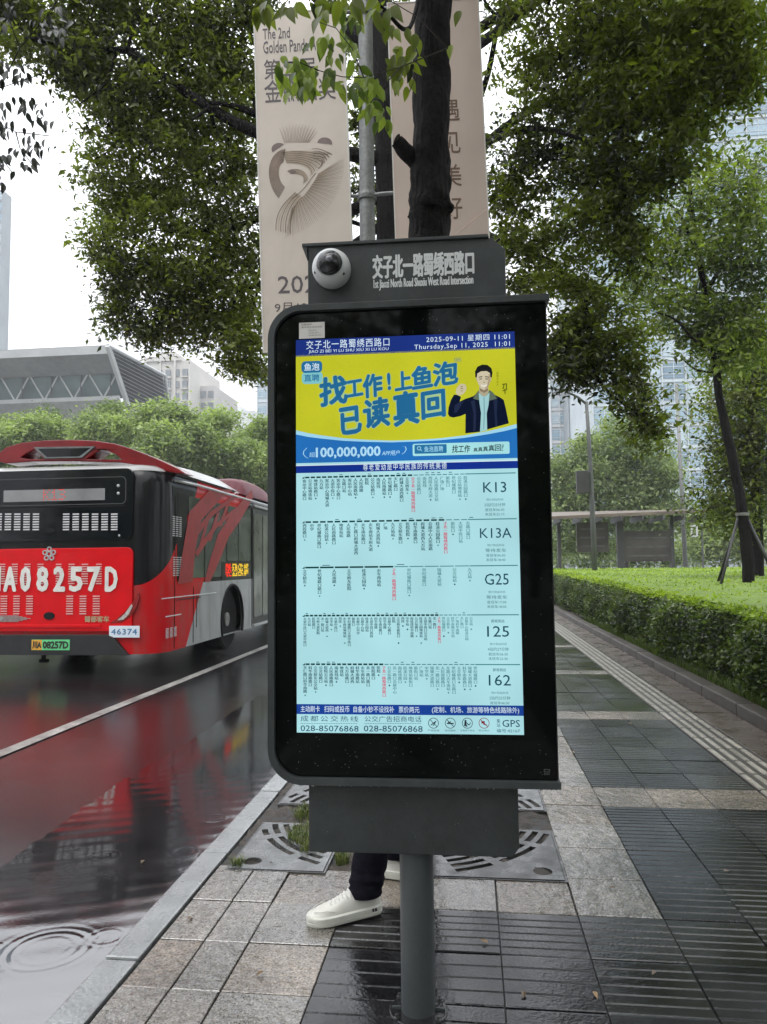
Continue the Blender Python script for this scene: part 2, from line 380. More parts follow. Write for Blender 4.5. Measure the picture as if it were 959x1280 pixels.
for r in range(n0, len(ROWS)-1):
    y0, y1 = ROWS[r], ROWS[r+1]
    inpit = y0 > 3.3 and y1 < 4.9
    lightrow = (r == 11)                       # the course in front of the tree pit
    if not (11 < r < 17):
        if y0 > 5: cols = [(-1.155, -.80), (-.80, -.49), (-.49, -.19), (-.19, .11), (.11, .385)]
        else: cols = [(-1.155, -.985), (-.985, -.82), (-.82, -.525), (-.525, -.225), (-.225, .08), (.08, .385)]
        for i, (a, b) in enumerate(cols):
            if y0 > 5: slab(a, b, y0, y1, rnd.choice([M_slab, M_slab2]))
            elif i < 3 or lightrow: slab(a, b, y0, y1, M_slab if rnd.random() < (.75 if i > 1 else .15) else M_slab2)
            else: slab(a, b, y0, y1, rnd.choice([M_dark, M_dark, M_dark2]), 4 if y0 < 2.5 else 6)
    right = [(.385, .705), (.705, 1.01), (1.01, 1.32), (1.32, 1.655)]
    for i, (a, b) in enumerate(right):
        if i == 0 and r >= 11: slab(a, b, y0, y1, rnd.choice([M_slab, M_slab2]))
        elif r in LIGHT_ROWS: slab(a, b, y0, y1, M_slab)
        else: slab(a, b, y0, y1, rnd.choice([M_dark, M_dark, M_dark2]), 7 if y0 > 3.9 or i > 1 else 6)
    slab(1.965, 2.30, y0, y1, M_brown)
    # guide tile with four long bars
    T_ = slab(1.665, 1.96, y0, y1, M_tact); T_.name = 'tactile_slab'
key = None
def bars(y0, y1, name='guide_bar'):
    for i in range(4):
        x = 1.672+i*.075
        b = MB().box(x, x+.038, y0+.012, y1-.012, -.004, .006, taper=.004)
        yield b
for r in range(n0, len(ROWS)-1):
    for b in bars(ROWS[r], ROWS[r+1]): b.build('guide_bar', M_bar, PAVE)
# the pavement farther off and behind the camera, joined
def far_paving(yr, name):
    A, B, Cc, D = MB(), MB(), MB(), MB()
    for i, y in enumerate(yr):
        y1 = y+.335
        cols = [(-1.155, -.80), (-.80, -.49), (-.49, -.19), (-.19, .11), (.11, .385), (.385, .705), (.705, 1.01), (1.01, 1.32), (1.32, 1.655)]
        for k, (a, b) in enumerate(cols):
            lt = k < 6 or abs(y-9.45) < .18 or abs(y-12.5) < .18 or abs(y-15.8) < .18 or abs(y-19.4) < .18
            q = (A if lt else B)
            zz = rnd.uniform(-.003, .001)
            q.quad((a+.003, y+.003, zz), (b-.003, y+.003, zz), (b-.003, y1-.003, zz), (a+.003, y1-.003, zz))
        Cc.quad((1.968, y+.003, 0), (2.297, y+.003, 0), (2.297, y1-.003, 0), (1.968, y1-.003, 0))
        D.quad((1.66, y+.003, -.002), (1.962, y+.003, -.002), (1.962, y1-.003, -.002), (1.66, y1-.003, -.002))
    for q, mt, nm in ((A, M_slab2, 'light_paving'), (B, M_dark2, 'dark_paving'), (Cc, M_brown, 'edge_paving'), (D, M_tact, 'tactile_paving')):
        tag(q.build(nm, mt, PAVE, recalc=False), kind='stuff')
    E_ = MB()
    for i, y in enumerate(yr):
        for k in range(4):
            x = 1.672+k*.075; E_.box(x, x+.038, y+.01, y+.325, -.004, .006)
    tag(E_.build('guide_bars', M_bar, PAVE), kind='stuff')
far_paving([7.10+.335*i for i in range(120)], 'far')
far_paving([-5.2+.335*i for i in range(20)][:20], 'near')
# planter kerb on the right
pk = empty('planter_kerb'); tag(pk, kind='structure')
M_pk = mat('dark_planter_kerb', (.06, .052, .045), .4, noise=[(6, .4), (60, .3)], bump=(50, .6, .006), ior=1.5)
kb = MB().box(2.305, 2.47, .004, .996, -.2, .10).build('kerb_stone', M_pk, pk, bevel=.012); kb.location = (0, -3, 0)
for i in range(1, 22):
    o = kb.copy(); COL.objects.link(o); o.parent = pk; o.location = (0, -3+i, rnd.uniform(-.004, .004))
tag(MB().box(2.305, 2.47, 19, 26, -.2, .10).build('kerb_run', M_pk, pk), kind='stuff')
g = MB()
g.box(2.47, 60, -6, 31, -.3, .06); tag(g.build('planting_bed', M_soil), kind='structure')
# far side of the road and its ground
g = MB().box(-60, -14, -20, 200, -.3, .12); tag(g.build('far_pavement', mat('far_paving', (.2, .2, .19), .5, noise=(2, .2))), kind='structure')
g = MB().box(2.48, 120, 31.2, 160, -.3, .02); tag(g.build('plaza', mat('far_plaza', (.22, .22, .21), .4, noise=(1, .2))), kind='structure')

# ------------------------------------------------------------------ tree pit: soil, grass, iron grates
g = MB()
nx, ny = 34, 34
vs = [(PIT[0]+(PIT[1]-PIT[0])*i/nx, PIT[2]+(PIT[3]-PIT[2])*j/ny, -.038+.012*math.sin(i*1.3+j*.7)*math.cos(j*1.1-i*.4)+rnd.uniform(-.006, .006)) for i in range(nx+1) for j in range(ny+1)]
g.add(vs, [(i*(ny+1)+j, (i+1)*(ny+1)+j, (i+1)*(ny+1)+j+1, i*(ny+1)+j+1) for i in range(nx) for j in range(ny)])
# bed is lowered by cutting: the pit soil lies in the bed above its top
o = g.build('tree_pit_soil', M_soil, smooth=True, recalc=False); o.location.z = .030; tag(o, kind='structure')
M_iron = mat('wet_grey_iron', (.075, .078, .078), .2, metal=.0, ior=2.0, noise=[(12, .35), (70, .3)], bump=[(60, .5, .003)], rvar=(10, .12, .45))
M_iron2 = mat('dark_wet_iron', (.03, .03, .03), .3, ior=1.9, noise=[(12, .4), (70, .3)], bump=[(60, .5, .003)], rvar=(10, .15, .5))
def grate(x0, x1, y0, y1, cx, cy, quad, mt, label):
    """cast plate with curved slots about (cx,cy) and a round lifting hole at the outer corner"""
    sx = -1 if quad in ('nl', 'fl') else 1; sy = -1 if quad in ('nl', 'nr') else 1
    outer = []
    # inner corner rounded by the trunk opening
    R0 = .41
    X0, X1 = (x0, x1) if sx < 0 else (x1, x0); Y0, Y1 = (y0, y1) if sy < 0 else (y1, y0)   # X0,Y0 outer corner
    a0 = math.atan2(Y1-cy, 0+1e-9)
    outer = [(X0, Y0), (X1, Y0)]
    n = 8
    # circular bite
    ya = abs(Y1-cy); xa = abs(X1-cx)
    t0 = math.acos(min(1, xa/R0)) if xa < R0 else None
    t1 = math.asin(min(1, ya/R0)) if ya < R0 else None
    if t0 is not None and t1 is not None:
        for i in range(n+1):
            t = t0+(t1-t0)*i/n; outer.append((cx+sx*R0*math.cos(t), cy+sy*R0*math.sin(t)))
    else: outer.append((X1, Y1))
    outer.append((X0, Y1))
    holes = []
    def inside(p, mg): return x0+mg < p[0] < x1-mg and y0+mg < p[1] < y1-mg
    hc = (X0-sx*.085, Y0-sy*.085)
    for R in (.465, .522, .579, .636, .693, .75):
        dy_ = (cy-y1) if sy < 0 else (y0-cy); t_0 = math.degrees(math.asin(min(.99, (dy_+.02)/R)))
        for (ta, tb) in ((t_0, 27), (31, 50), (54, 68), (72, 88)):
            if tb-ta < 5: continue
            L = []
            w_ = .0155
            ts = [ta+(tb-ta)*i/6 for i in range(7)]
            # trim to the plate
            ok = [t for t in ts if inside((cx+sx*R*math.cos(math.radians(t)), cy+sy*R*math.sin(math.radians(t))), -.0 if False else .018) and
                  math.hypot(cx+sx*R*math.cos(math.radians(t))-hc[0], cy+sy*R*math.sin(math.radians(t))-hc[1]) > .085]
            if len(ok) < 3: continue
            for t in ok: L.append((cx+sx*(R+w_)*math.cos(math.radians(t)), cy+sy*(R+w_)*math.sin(math.radians(t))))
            for t in ok[::-1]: L.append((cx+sx*(R-w_)*math.cos(math.radians(t)), cy+sy*(R-w_)*math.sin(math.radians(t))))
            holes.append(L)
    holes.append([(hc[0]+.042*math.cos(2*PI*k/16), hc[1]+.042*math.sin(2*PI*k/16)) for k in range(16)])
    b = MB().plate(outer, holes, -.012, .006)
    t = empty('tree_grate', ((x0+x1)/2, (y0+y1)/2, 0)); tag(t, label, 'grate', 'cast iron grates round the tree')
    o = b.build('grate_plate', mt, t); o.matrix_parent_inverse = Matrix.Translation((-(x0+x1)/2, -(y0+y1)/2, 0))
    fr = MB().plate([(x0-.012, y0-.012), (x1+.012, y0-.012), (x1+.012, y1+.012), (x0-.012, y1+.012)], [[(x0-.003, y0-.003), (x1+.003, y0-.003), (x1+.003, y1+.003), (x0-.003, y1+.003)]], -.012, .003)
    o = fr.build('frame_edge', M_iron2, t); o.matrix_parent_inverse = Matrix.Translation((-(x0+x1)/2, -(y0+y1)/2, 0))
grate(-1.10, -.672, 3.345, 3.94, -.37, 4.10, 'nl', M_iron, 'pale wet iron grate quarter beside the kerb, near the white shoe')
grate(-.20, .375, 3.345, 3.94, -.37, 4.10, 'nr', M_iron2, 'dark iron grate quarter right of the sign pole with a round hole')
grate(-1.10, -.672, 4.26, 4.86, -.37, 4.10, 'fl', M_iron, 'farther pale grate quarter just under the left corner of the sign')
grate(-.20, .375, 4.26, 4.86, -.37, 4.10, 'fr', M_iron, 'farther grate quarter seen under the right end of the sign')

# ================================================================== BUS INFORMATION SIGN
S = empty('bus_stop_sign', (SC[0], SC[1], 0), SYAW)
tag(S, 'tall dark grey bus information sign with a lit timetable screen on one round pole', 'bus stop sign')
M_grey = mat('sign_grey_paint', (.040, .045, .046), .42, noise=[(3, .22), (28, .12), (150, .08)], bump=(500, .12, .001), ior=1.45, rvar=(6, .28, .55))
M_grey2 = mat('sign_pole_paint', (.062, .070, .072), .38, noise=[(3, .12), (100, .06)], bump=(400, .1, .001))
M_glass = mat('black_glass', (.002, .003, .003), .05, ior=1.27, noise=(2, .3), bump=(2.0, .02, .01))
TS = lambda u, v, dd: (u, dd, v)
GX0, GX1, GZ0, GZ1 = -.405, .434, .717, 2.146
rr = .085
glass = [(GX1, GZ0), (GX1, GZ1)]+arc(GX0+rr, GZ1-rr, rr, 90, 180, 10)+arc(GX0+rr, GZ0+rr, rr, 180, 270, 10)
MB().plate(glass, [], 0, .012, TS).build('glass_panel', M_glass, S)
t = .021
frame = [(.4455, GZ1), (.4455, GZ1+t)]+arc(GX0+rr, GZ1-rr, rr+t, 90, 180, 12)+arc(GX0+rr, GZ0+rr, rr+t, 180, 270, 12)+[(.4415, GZ0-t), (.4415, GZ0)] + \
        arc(GX0+rr, GZ0+rr, rr, 270, 180, 12)+arc(GX0+rr, GZ1-rr, rr, 180, 90, 12)
MB().plate(frame, [], -.018, .175, TS).build('frame', M_grey, S, bevel=.0015)
inner = [(GX1-.006, GZ0+.002), (GX1-.006, GZ1-.002)]+arc(GX0+rr, GZ1-rr, rr-.002, 90, 180, 10)+arc(GX0+rr, GZ0+rr, rr-.002, 180, 270, 10)
MB().plate(inner, [], .014, .165, TS).build('cabinet', M_grey, S)
# thin bright edge of the glass on the right
MB().box(GX1, GX1+.003, -.001, .013, GZ0+.004, GZ1-.004).build('glass_edge', mat('glass_edge', (.02, .022, .022), .2), S)
# header with cap, chamfered at its right end
hx0, hz0 = sp(385, 380, .02); hx1 = sp(633, 372, .02)[0]; hz1 = sp(611, 295, .02)[1]
hcx = sp(611, 295, .02)[0]; hcz = sp(631, 311, .02)[1]
hdr = [(hx0, GZ1+t+.001), (hx1, GZ1+t+.001), (hx1, hcz), (hcx+.01, hz1-.006), (hx0, hz1-.006)]
MB().plate(hdr, [], .02, .15, TS).build('header_box', M_grey, S, bevel=.003)
cap = [(hx0-.017, hz1-.006), (hcx, hz1-.006), (hcx-.004, hz1+.004), (hx0-.017, hz1+.004)]
MB().plate(cap, [], .012, .16, TS).plate([(hx0-.017, hz1-.006), (hx0-.0005, hz1-.006), (hx0-.0005, hz1-.05)], [], .014, .158, TS).build('header_cap', M_grey, S, bevel=.001)
# lower box
bx0 = sp(386, 1000, .03)[0]; bx1 = sp(648, 1000, .03)[0]; bz = sp(600, 1071, .03)[1]
MB().plate([(bx0, GZ0-t-.001), (bx1, GZ0-t-.001), (bx1, bz+.028), (bx1-.02, bz), (bx0, bz+.002)], [], .03, .15, TS).build('lower_box', M_grey, S, bevel=.003)
# pole and foot
PX, PY, PR = .012, .10, .052
MB().lathe([(PR, .001), (PR, .6)], 40, (PX, PY, 0)).build('pole', M_grey2, S, smooth=True, auto=True)
fp = MB().lathe([(.088, -.002), (.088, .003), (.086, .004)], 32, (PX, PY, 0)).build('base_plate', M_dark, S)
for sx in (-1, 1):
    for sy in (-1, 1):
        MB().lathe([(.009, .003), (.009, .010), (.005, .0105), (.005, .018)], 6, (PX+sx*.062, PY+sy*.055, 0)).build('anchor_bolt', mat('bolt_steel', (.2, .2, .2), .4, metal=1, noise=(30, .3)), fp)
for sx in (-1, 1):
    MB().plate([(PX+sx*PR*.96, .004), (PX+sx*.082, .004), (PX+sx*.08, .010), (PX+sx*PR*.96, .012)], [], PY-.003, PY+.003, TS).build('gusset', M_grey2, S)
# beads of rain under the lower rail
g = MB(); r_ = random.Random(5)
for i in range(40):
    x = r_.uniform(-.33, .44); q = r_.uniform(.0012, .0024); y = r_.uniform(-.016, -.008)
    g.lathe([(.0002, -q*1.6), (q*.8, -q*1.2), (q, -q*.3), (q*.8, .001)], 6, (x, y, GZ0-t))
tag(g.build('rain_beads', mat('water_bead', (.25, .27, .28), .05, ior=1.6, noise=(30, .1)), S, smooth=True), kind='stuff')

g = MB(); r_ = random.Random(15)
for i in range(230):
    u = r_.random()
    if u < .35: x, z, y = r_.uniform(-.39, .425), r_.uniform(.73, .845), -.0002
    elif u < .6: x, z, y = r_.uniform(-.39, .425), r_.uniform(2.065, 2.135), -.0002
    elif u < .8: x, z, y = r_.choice([r_.uniform(-.40, -.345), r_.uniform(.345, .43)]), r_.uniform(.85, 2.05), -.0002
    elif u < .9: x, z, y = r_.uniform(hx0+.01, hx1-.06), r_.uniform(2.19, 2.33), .0198
    else: x, z, y = r_.uniform(bx0+.01, bx1-.01), r_.uniform(bz+.03, GZ0-t-.02), .0298
    q = r_.uniform(.0005, .0012); g.lathe([(q, 0), (q*.85, -q*.35), (q*.3, -q*.6)], 6, (x, y, z), 'y')
tag(g.build('rain_drops', mat('water_bead', (.25, .27, .28), .05, ior=1.6, noise=(30, .1)), S, smooth=True), kind='stuff')

# dome camera
cx, cz = sp(414.5, 336, .0); dom = empty('dome_camera', (0, 0, 0)); dom.location = Vector((SC[0]+SDX[0]*cx, SC[1]+SDX[1]*cx+.02, cz)); dom.rotation_euler = (0, 0, SYAW)
tag(dom, 'white dome security camera mounted on the left end of the sign header', 'camera')
M_cw = mat('camera_white_plastic', (.55, .56, .56), .35, noise=(8, .06))
R_ = .0605
MB().lathe([(R_*.98, -.001), (R_, -.012), (R_, -.03), (R_*.93, -.045), (R_*.8, -.056), (R_*.68, -.061), (R_*.63, -.058)], 48, (0, 0, 0), 'y').build('housing', M_cw, dom, smooth=True, auto=True)
MB().lathe([(R_*.67, -.055)]+[(R_*.66*math.cos(a), -.055-R_*.55*math.sin(a)) for a in [PI/2*i/10 for i in range(1, 10)]]+[(.0005, -.055-R_*.55)], 40, (0, 0, .004), 'y').build('dome_glass',
    mat('smoked_dome', (.01, .01, .012), .06, ior=1.6, noise=(20, .5), bump=(90, .35, .003)), dom, smooth=True)
MB().lathe([(.013, -.083), (.010, -.0885), (.0005, -.0895)], 16, (.003, 0, .006), 'y').build('lens', mat('lens', (.1, .1, .12), .1, ior=1.8, noise=(40, .3)), dom, smooth=True)
for a in (205, 325):
    MB().lathe([(.005, -.048), (.0045, -.0525), (.001, -.053)], 10, (R_*.84*math.cos(math.radians(a)), 0, R_*.84*math.sin(math.radians(a))), 'y').build('screw_hole', mat('black_hole', (.01, .01, .01), .5, noise=(20, .2)), dom)

M_sw = mat('sign_white_lettering', (.62, .64, .64), .5, noise=(30, .06))
def srect(x0, x1, y0, y1, dd=0.):
    """photo rectangle -> rectangle on the sign face"""
    xm, ym = (x0+x1)/2, (y0+y1)/2
    return sp(x0, ym, dd)[0], sp(x1, ym, dd)[0], sp(xm, y1, dd)[1], sp(xm, y0, dd)[1]
def sprint_(mb, body, x0, x1, y0, y1, lay, bold=0., shear=0., space=1., rot=0., dd=0.):
    r = srect(x0, x1, y0, y1, dd); put_text(mb, body, *r, lay, TS, bold, shear, space, rot)
g = MB()
sprint_(g, '交子北一路蜀绣西路口', 465.5, 593, 315.5, 346, .0192, bold=.05, dd=.0195)
sprint_(g, '1st Jiaozi North Road Shuxiu West Road Intersection', 467, 592, 346.5, 361, .0192, bold=.04, dd=.0195)
g.build('header_lettering', M_sw, S)
# sticker, blank of its code
r = srect(374, 406, 403, 423)
stk = MB().box(r[0], r[1], -.0012, -.0002, r[2], r[3]).build('sticker', mat('sticker_paper', (.62, .60, .57), .6, noise=(20, .05)), S)
g = MB(); sprint_(g, '设备编号', 376.5, 390, 404.8, 406.8, -.0015); sprint_(g, '报修电话 服务监督', 377, 403, 408, 410, -.0015)
for i, (a, b) in enumerate([(386, 396), (386, 399), (386, 402)]): sprint_(g, '成都公交'*(2+i), a, b, 412.3+i*3, 414+i*3, -.0015)
g.build('print', mat('sticker_ink', (.12, .11, .11), .6, noise=(30, .2)), stk)
g = MB(); r = srect(680, 687.5, 961.5, 965.2); g.plate(rrect(*r, .002), [rrect(r[0]+.0016, r[1]-.0016, r[2]+.0016, r[3]-.0016, .001)], -.0005, -.001, TS)
sprint_(g, '触控', 680, 687.5, 966, 968.6, -.0008); g.build('corner_mark', mat('corner_ink', (.10, .10, .10), .6, noise=(30, .2)), S)

# ---- the screen
SX = (-.3395, .3396, .8475, 2.0588)
scr = MB().quad((SX[0], -.0008, SX[2]), (SX[1], -.0008, SX[2]), (SX[1], -.0008, SX[3]), (SX[0], -.0008, SX[3])).build('screen', emi('screen_pale_cyan', (172, 222, 229)), S, recalc=False)
def band(name, y0, y1, mt, lay=-.0012, x0=SX[0], x1=SX[1]):
    z1, z0 = sp(505, y0)[1], sp(505, y1)[1]
    return MB().quad((x0, lay, z0), (x1, lay, z0), (x1, lay, z1), (x0, lay, z1)).build(name, mt, scr, recalc=False)
E_navy = emi('screen_navy', (30, 52, 128)); E_blue = emi('screen_blue', (38, 112, 186)); E_yel = emi('screen_yellow', (194, 196, 42))
E_wht = emi('screen_white', (214, 232, 244)); E_lcy = emi('screen_light_cyan', (160, 214, 238)); E_ink = emi('screen_ink', (28, 74, 92)); E_teal = emi('screen_teal_line', (60, 128, 132))
E_txt = emi('screen_station_text', (34, 78, 88)); E_pale = emi('screen_passed_text', (84, 142, 148)); E_red = emi('screen_red_text', (206, 72, 98)); E_blk = emi('screen_dark_dash', (14, 62, 62))
E_navy2 = emi('screen_navy_bright', (22, 50, 140))
MB().quad((SX[0], -.0012, sp(505, 441)[1]), (SX[1], -.0012, sp(505, 441)[1]), (SX[1], -.0012, SX[3]), (SX[0], -.0012, SX[3])).build('header_band', E_navy, scr, recalc=False)
zt, zb = 2.0100, 1.6685
MB().quad((SX[0], -.0012, zb), (SX[1], -.0012, zb), (SX[1], -.0012, zt), (SX[0], -.0012, zt)).build('advert_yellow', E_yel, scr, recalc=False)
def ppoly(mb, pts, lay, dd=0.): mb.flat([sp(p[0], p[1], dd) for p in pts], lay, TS)
wave = [(370.5, 538), (385, 541.5), (400, 544), (430, 548), (460, 550), (490, 551), (520, 550), (550, 548), (580, 544.5), (610, 539), (630, 534.5), (646, 530)]
w2 = [(x, y+5.2-3.2*math.sin(PI*(x-370)/276)) for x, y in wave]
def wave_strip(top, botz, lay, mt, name):
    P = [sp(*p) for p in top]; P[0] = (SX[0], P[0][1]); P[-1] = (SX[1], P[-1][1])
    g = MB()
    for a, b in zip(P[:-1], P[1:]): g.quad((a[0], lay, botz), (b[0], lay, botz), (b[0], lay, b[1]), (a[0], lay, a[1]))
    return g.build(name, mt, scr, recalc=False)
wave_strip(wave, zb, -.0020, E_lcy, 'wave_edge')
wave_strip(w2, zb, -.0023, E_blue, 'advert_blue')
band('slogan_band', 579.5, 588.5, E_navy2, -.0016)
MB().quad((SX[0], -.0018, sp(505, 578.6)[1]-.0022), (SX[1], -.0018, sp(505, 578.6)[1]-.0022), (SX[1], -.0018, sp(505, 578.6)[1]+.0005), (SX[0], -.0018, sp(505, 578.6)[1]+.0005)).build('slogan_line', E_wht, scr, recalc=False)
# header lettering
g = MB()
sprint_(g, '交子北一路蜀绣西路口', 383, 487, 424.0, 434.8, -.0016, bold=.008, space=1.15)
sprint_(g, 'JIAO ZI BEI YI LU SHU XIU XI LU KOU', 386, 486, 436.0, 440.8, -.0016, bold=.006)
g.build('stop_name', E_wht, scr, recalc=False); g = MB()
sprint_(g, '2025-09-11 星期四 11:01', 533, 637.5, 418.6, 426.4, -.0016, bold=.004, space=1.15)
sprint_(g, 'Thursday,Sep 11, 2025  11:01', 518, 637.5, 428.8, 436.6, -.0016, bold=.004, space=1.15)
g.build('date_lines', E_wht, scr, recalc=False); g = MB()
sprint_(g, '尊老爱幼是中华民族的传统美德', 454, 558.5, 578.8, 587.3, -.0021, space=1.3, bold=.006)
g.build('slogan_lettering', E_wht, scr, recalc=False)
# headline, glyph by glyph, leaning brush characters with a pale outline
E_head = emi('screen_headline_blue', (36, 104, 150)); E_hout = emi('screen_headline_edge', (160, 196, 150))
HD = [('找', 397.5, 436, 469, 508), ('工', 431, 455, 474, 497), ('作', 452.5, 480.5, 466, 498), ('!', 482.5, 490, 465, 489), ('上', 491, 515, 463, 489), ('鱼', 512, 541, 456, 487), ('泡', 539, 574, 451, 483),
      ('已', 424, 453, 507, 544), ('读', 453, 489, 496, 536), ('真', 488.5, 526, 488, 533), ('回', 523.5, 560, 487, 524)]
for nm, bo, mt, ly in (('headline_edge', .13, E_hout, -.0015), ('headline', .065, E_head, -.0018)):
    g = MB()
    for ch, x0, x1, y0, y1 in HD:
        gr = .6 if nm == 'headline_edge' else 0
        sprint_(g, ch, x0+1-gr, x1-1+gr, y0+1-gr, y1-1+gr, ly, bold=bo, shear=.12, rot=.13)
    g.build(nm, mt, scr, recalc=False)
g = MB(); r = srect(568, 576.5, 447.5, 452); g.plate(rrect(*r, .003), [rrect(r[0]+.001, r[1]-.001, r[2]+.001, r[3]-.001, .002)], -.0016, -.0017, TS)
sprint_(g, '直聘', 569.5, 575, 448.6, 451, -.0016); g.build('headline_tag', E_head, scr)
# app badge
g = MB(); r = srect(377, 403, 451.5, 466); g.flat(rrect(*r, .012), -.0016, TS)
g.build('badge_top', emi('screen_badge_blue', (40, 112, 158)), scr, recalc=False)
g = MB(); r = srect(377.5, 403.5, 465, 480); g.flat(rrect(*r, .012), -.0015, TS); g.build('badge_bottom', emi('screen_badge_pale', (128, 196, 200)), scr, recalc=False)
g = MB(); sprint_(g, '鱼泡', 380.5, 399.5, 454, 463.5, -.002, bold=.03); g.build('badge_letters', E_wht, scr, recalc=False)
g = MB(); sprint_(g, '直聘', 380.5, 399.5, 468, 477, -.002, bold=.03); g.build('badge_letters', emi('screen_badge_blue', (40, 112, 158)), scr, recalc=False)
# blue part of the advert
g = MB()
sprint_(g, '超', 387, 394, 565.5, 571.5, -.0026)
sprint_(g, '100,000,000', 395, 476, 558.5, 573, -.0026, bold=.06)
sprint_(g, 'APP用户', 477.5, 500, 563, 569.5, -.0026, bold=.01, shear=.2)
for (pts) in ([(384, 560), (380, 564), (379.5, 568), (382, 571), (385.5, 573)], [(503, 558), (507, 558.5), (508, 562), (506, 565.5), (502.5, 568)]):
    for a, b in zip(pts[:-1], pts[1:]):
        A, B = sp(*a), sp(*b); g.quad((A[0]-.0012, -.0026, A[1]), (A[0]+.0012, -.0026, A[1]), (B[0]+.0012, -.0026, B[1]), (B[0]-.0012, -.0026, B[1]))
g.build('count_lettering', emi('screen_count_white', (176, 222, 246)), scr, recalc=False)
g = MB(); r = srect(516, 637, 553.5, 568.8); g.flat(rrect(*r, .005), -.0026, TS); g.build('search_box', emi('screen_box_pale', (164, 222, 226)), scr, recalc=False)
g = MB(); r = srect(518.3, 558.5, 555.8, 567); g.flat(rrect(*r, .003), -.0029, TS); g.build('search_button', emi('screen_badge_blue', (40, 112, 158)), scr, recalc=False)
g = MB(); sprint_(g, '鱼泡直聘', 530.5, 554, 557.8, 564.8, -.0032, bold=.01)
c_ = sp(524, 560.6); g.plate([(c_[0]+.0062*math.cos(a*PI/8), c_[1]+.0062*math.sin(a*PI/8)) for a in range(16)], [[(c_[0]+.0043*math.cos(a*PI/8), c_[1]+.0043*math.sin(a*PI/8)) for a in range(16)]], -.0032, -.0033, TS)
g.quad((c_[0]+.004, -.0032, c_[1]-.005), (c_[0]+.0055, -.0032, c_[1]-.004), (c_[0]+.0095, -.0032, c_[1]-.008), (c_[0]+.008, -.0032, c_[1]-.009))
g.build('button_lettering', E_lcy, scr, recalc=False)
g = MB(); sprint_(g, '找工作', 565, 588, 556.5, 566, -.003, bold=.03, shear=.15)
xx = 592
for i, (wd, hh) in enumerate([(5.2, 5), (5.6, 5.5), (6.4, 6.2), (7.4, 7.6), (8, 8)]):
    sprint_(g, '真真真真回'[i], xx, xx+wd, 564.8-hh-i*.25, 564.8-i*.25, -.003, bold=.03); xx += wd+.5
sprint_(g, '!', xx+.2, xx+2.4, 555.5, 563.8, -.003, bold=.02, shear=.2)
g.build('box_lettering', emi('screen_box_ink', (14, 40, 48)), scr, recalc=False)
# man pictured on the advert (plain flat shapes)
def im(pts): return [(510+a/5.994, 400+b/5.994) for a, b in pts]
def pic(name, pts, rgb, lay): g = MB(); ppoly(g, im(pts), lay); return g.build(name, emi('pic_'+name+str(lay), rgb), scr, recalc=False)
pic('jacket', [(300, 705), (305, 655), (322, 600), (345, 560), (372, 562), (398, 578), (388, 612), (430, 592), (490, 572), (518, 548), (540, 540), (600, 540), (628, 552), (690, 580), (718, 600), (735, 670), (756, 775), (650, 805), (540, 838), (430, 850), (432, 705), (390, 722), (340, 732), (312, 725)], (16, 24, 46), -.0017)
pic('collar', [(488, 590), (505, 560), (528, 530), (560, 552), (590, 552), (612, 525), (640, 548), (668, 590), (612, 605), (575, 640), (540, 605)], (96, 112, 96), -.0019)
pic('shirt', [(530, 548), (555, 565), (590, 565), (612, 545), (604, 640), (590, 700), (594, 826), (540, 840), (548, 700), (536, 620)], (160, 206, 210), -.0021)
pic('neck', [(535, 500), (600, 500), (606, 545), (586, 572), (556, 572), (532, 545)], (176, 168, 140), -.0023)
pic('face', [(516, 430), (520, 395), (545, 372), (592, 372), (618, 396), (620, 435), (612, 480), (596, 512), (570, 526), (544, 512), (526, 478)], (206, 196, 168), -.0025)
pic('ear', [(510, 430), (518, 425), (524, 460), (516, 462)], (186, 174, 148), -.0024)
pic('ear', [(618, 428), (626, 430), (622, 462), (614, 462)], (186, 174, 148), -.0024)
pic('hair', [(505, 432), (502, 388), (520, 352), (555, 336), (595, 338), (625, 362), (634, 395), (628, 434), (618, 430), (614, 398), (590, 384), (548, 386), (520, 402), (516, 432)], (26, 28, 32), -.0027)
g = MB()
for q in ([(530, 428), (556, 422), (558, 429), (531, 434)], [(578, 422), (606, 427), (606, 434), (578, 429)], [(534, 442), (554, 439), (554, 446), (536, 448)], [(580, 439), (602, 442), (600, 448), (580, 446)], [(562, 462), (572, 468), (580, 462), (572, 474)]): ppoly(g, im(q), -.0028)
g.build('features', emi('pic_features', (70, 58, 50)), scr, recalc=False)
pic('cheek_shade', [(606, 400), (620, 420), (612, 480), (598, 508), (572, 524), (592, 490), (602, 450)], (176, 158, 128), -.0026)
pic('chin_shade', [(540, 512), (570, 530), (598, 512), (600, 530), (572, 548), (540, 532)], (140, 122, 100), -.0024)
pic('jacket_fold', [(350, 640), (385, 615), (420, 605), (400, 640), (370, 690), (345, 700)], (34, 44, 70), -.0018)
pic('jacket_fold', [(640, 590), (672, 600), (665, 700), (672, 795), (655, 800), (648, 700)], (30, 40, 66), -.0018)
pic('jacket_fold', [(470, 610), (500, 600), (512, 700), (505, 830), (490, 835), (492, 700)], (30, 40, 66), -.0018)
pic('shirt_fold', [(566, 575), (574, 575), (578, 700), (570, 820), (563, 820), (568, 700)], (128, 172, 176), -.0022)
pic('smile', [(545, 484), (570, 490), (596, 482), (590, 498), (570, 504), (552, 498)], (232, 228, 216), -.0028)
pic('fist', [(358, 548), (364, 512), (380, 490), (400, 478), (428, 482), (440, 502), (436, 528), (420, 552), (396, 566), (375, 566)], (202, 192, 160), -.0022)
g = MB()
for q in ([(394, 500), (412, 496), (414, 501), (395, 506)], [(392, 514), (416, 512), (416, 517), (393, 519)], [(394, 530), (414, 530), (412, 535), (395, 535)]): ppoly(g, im(q), -.0024)
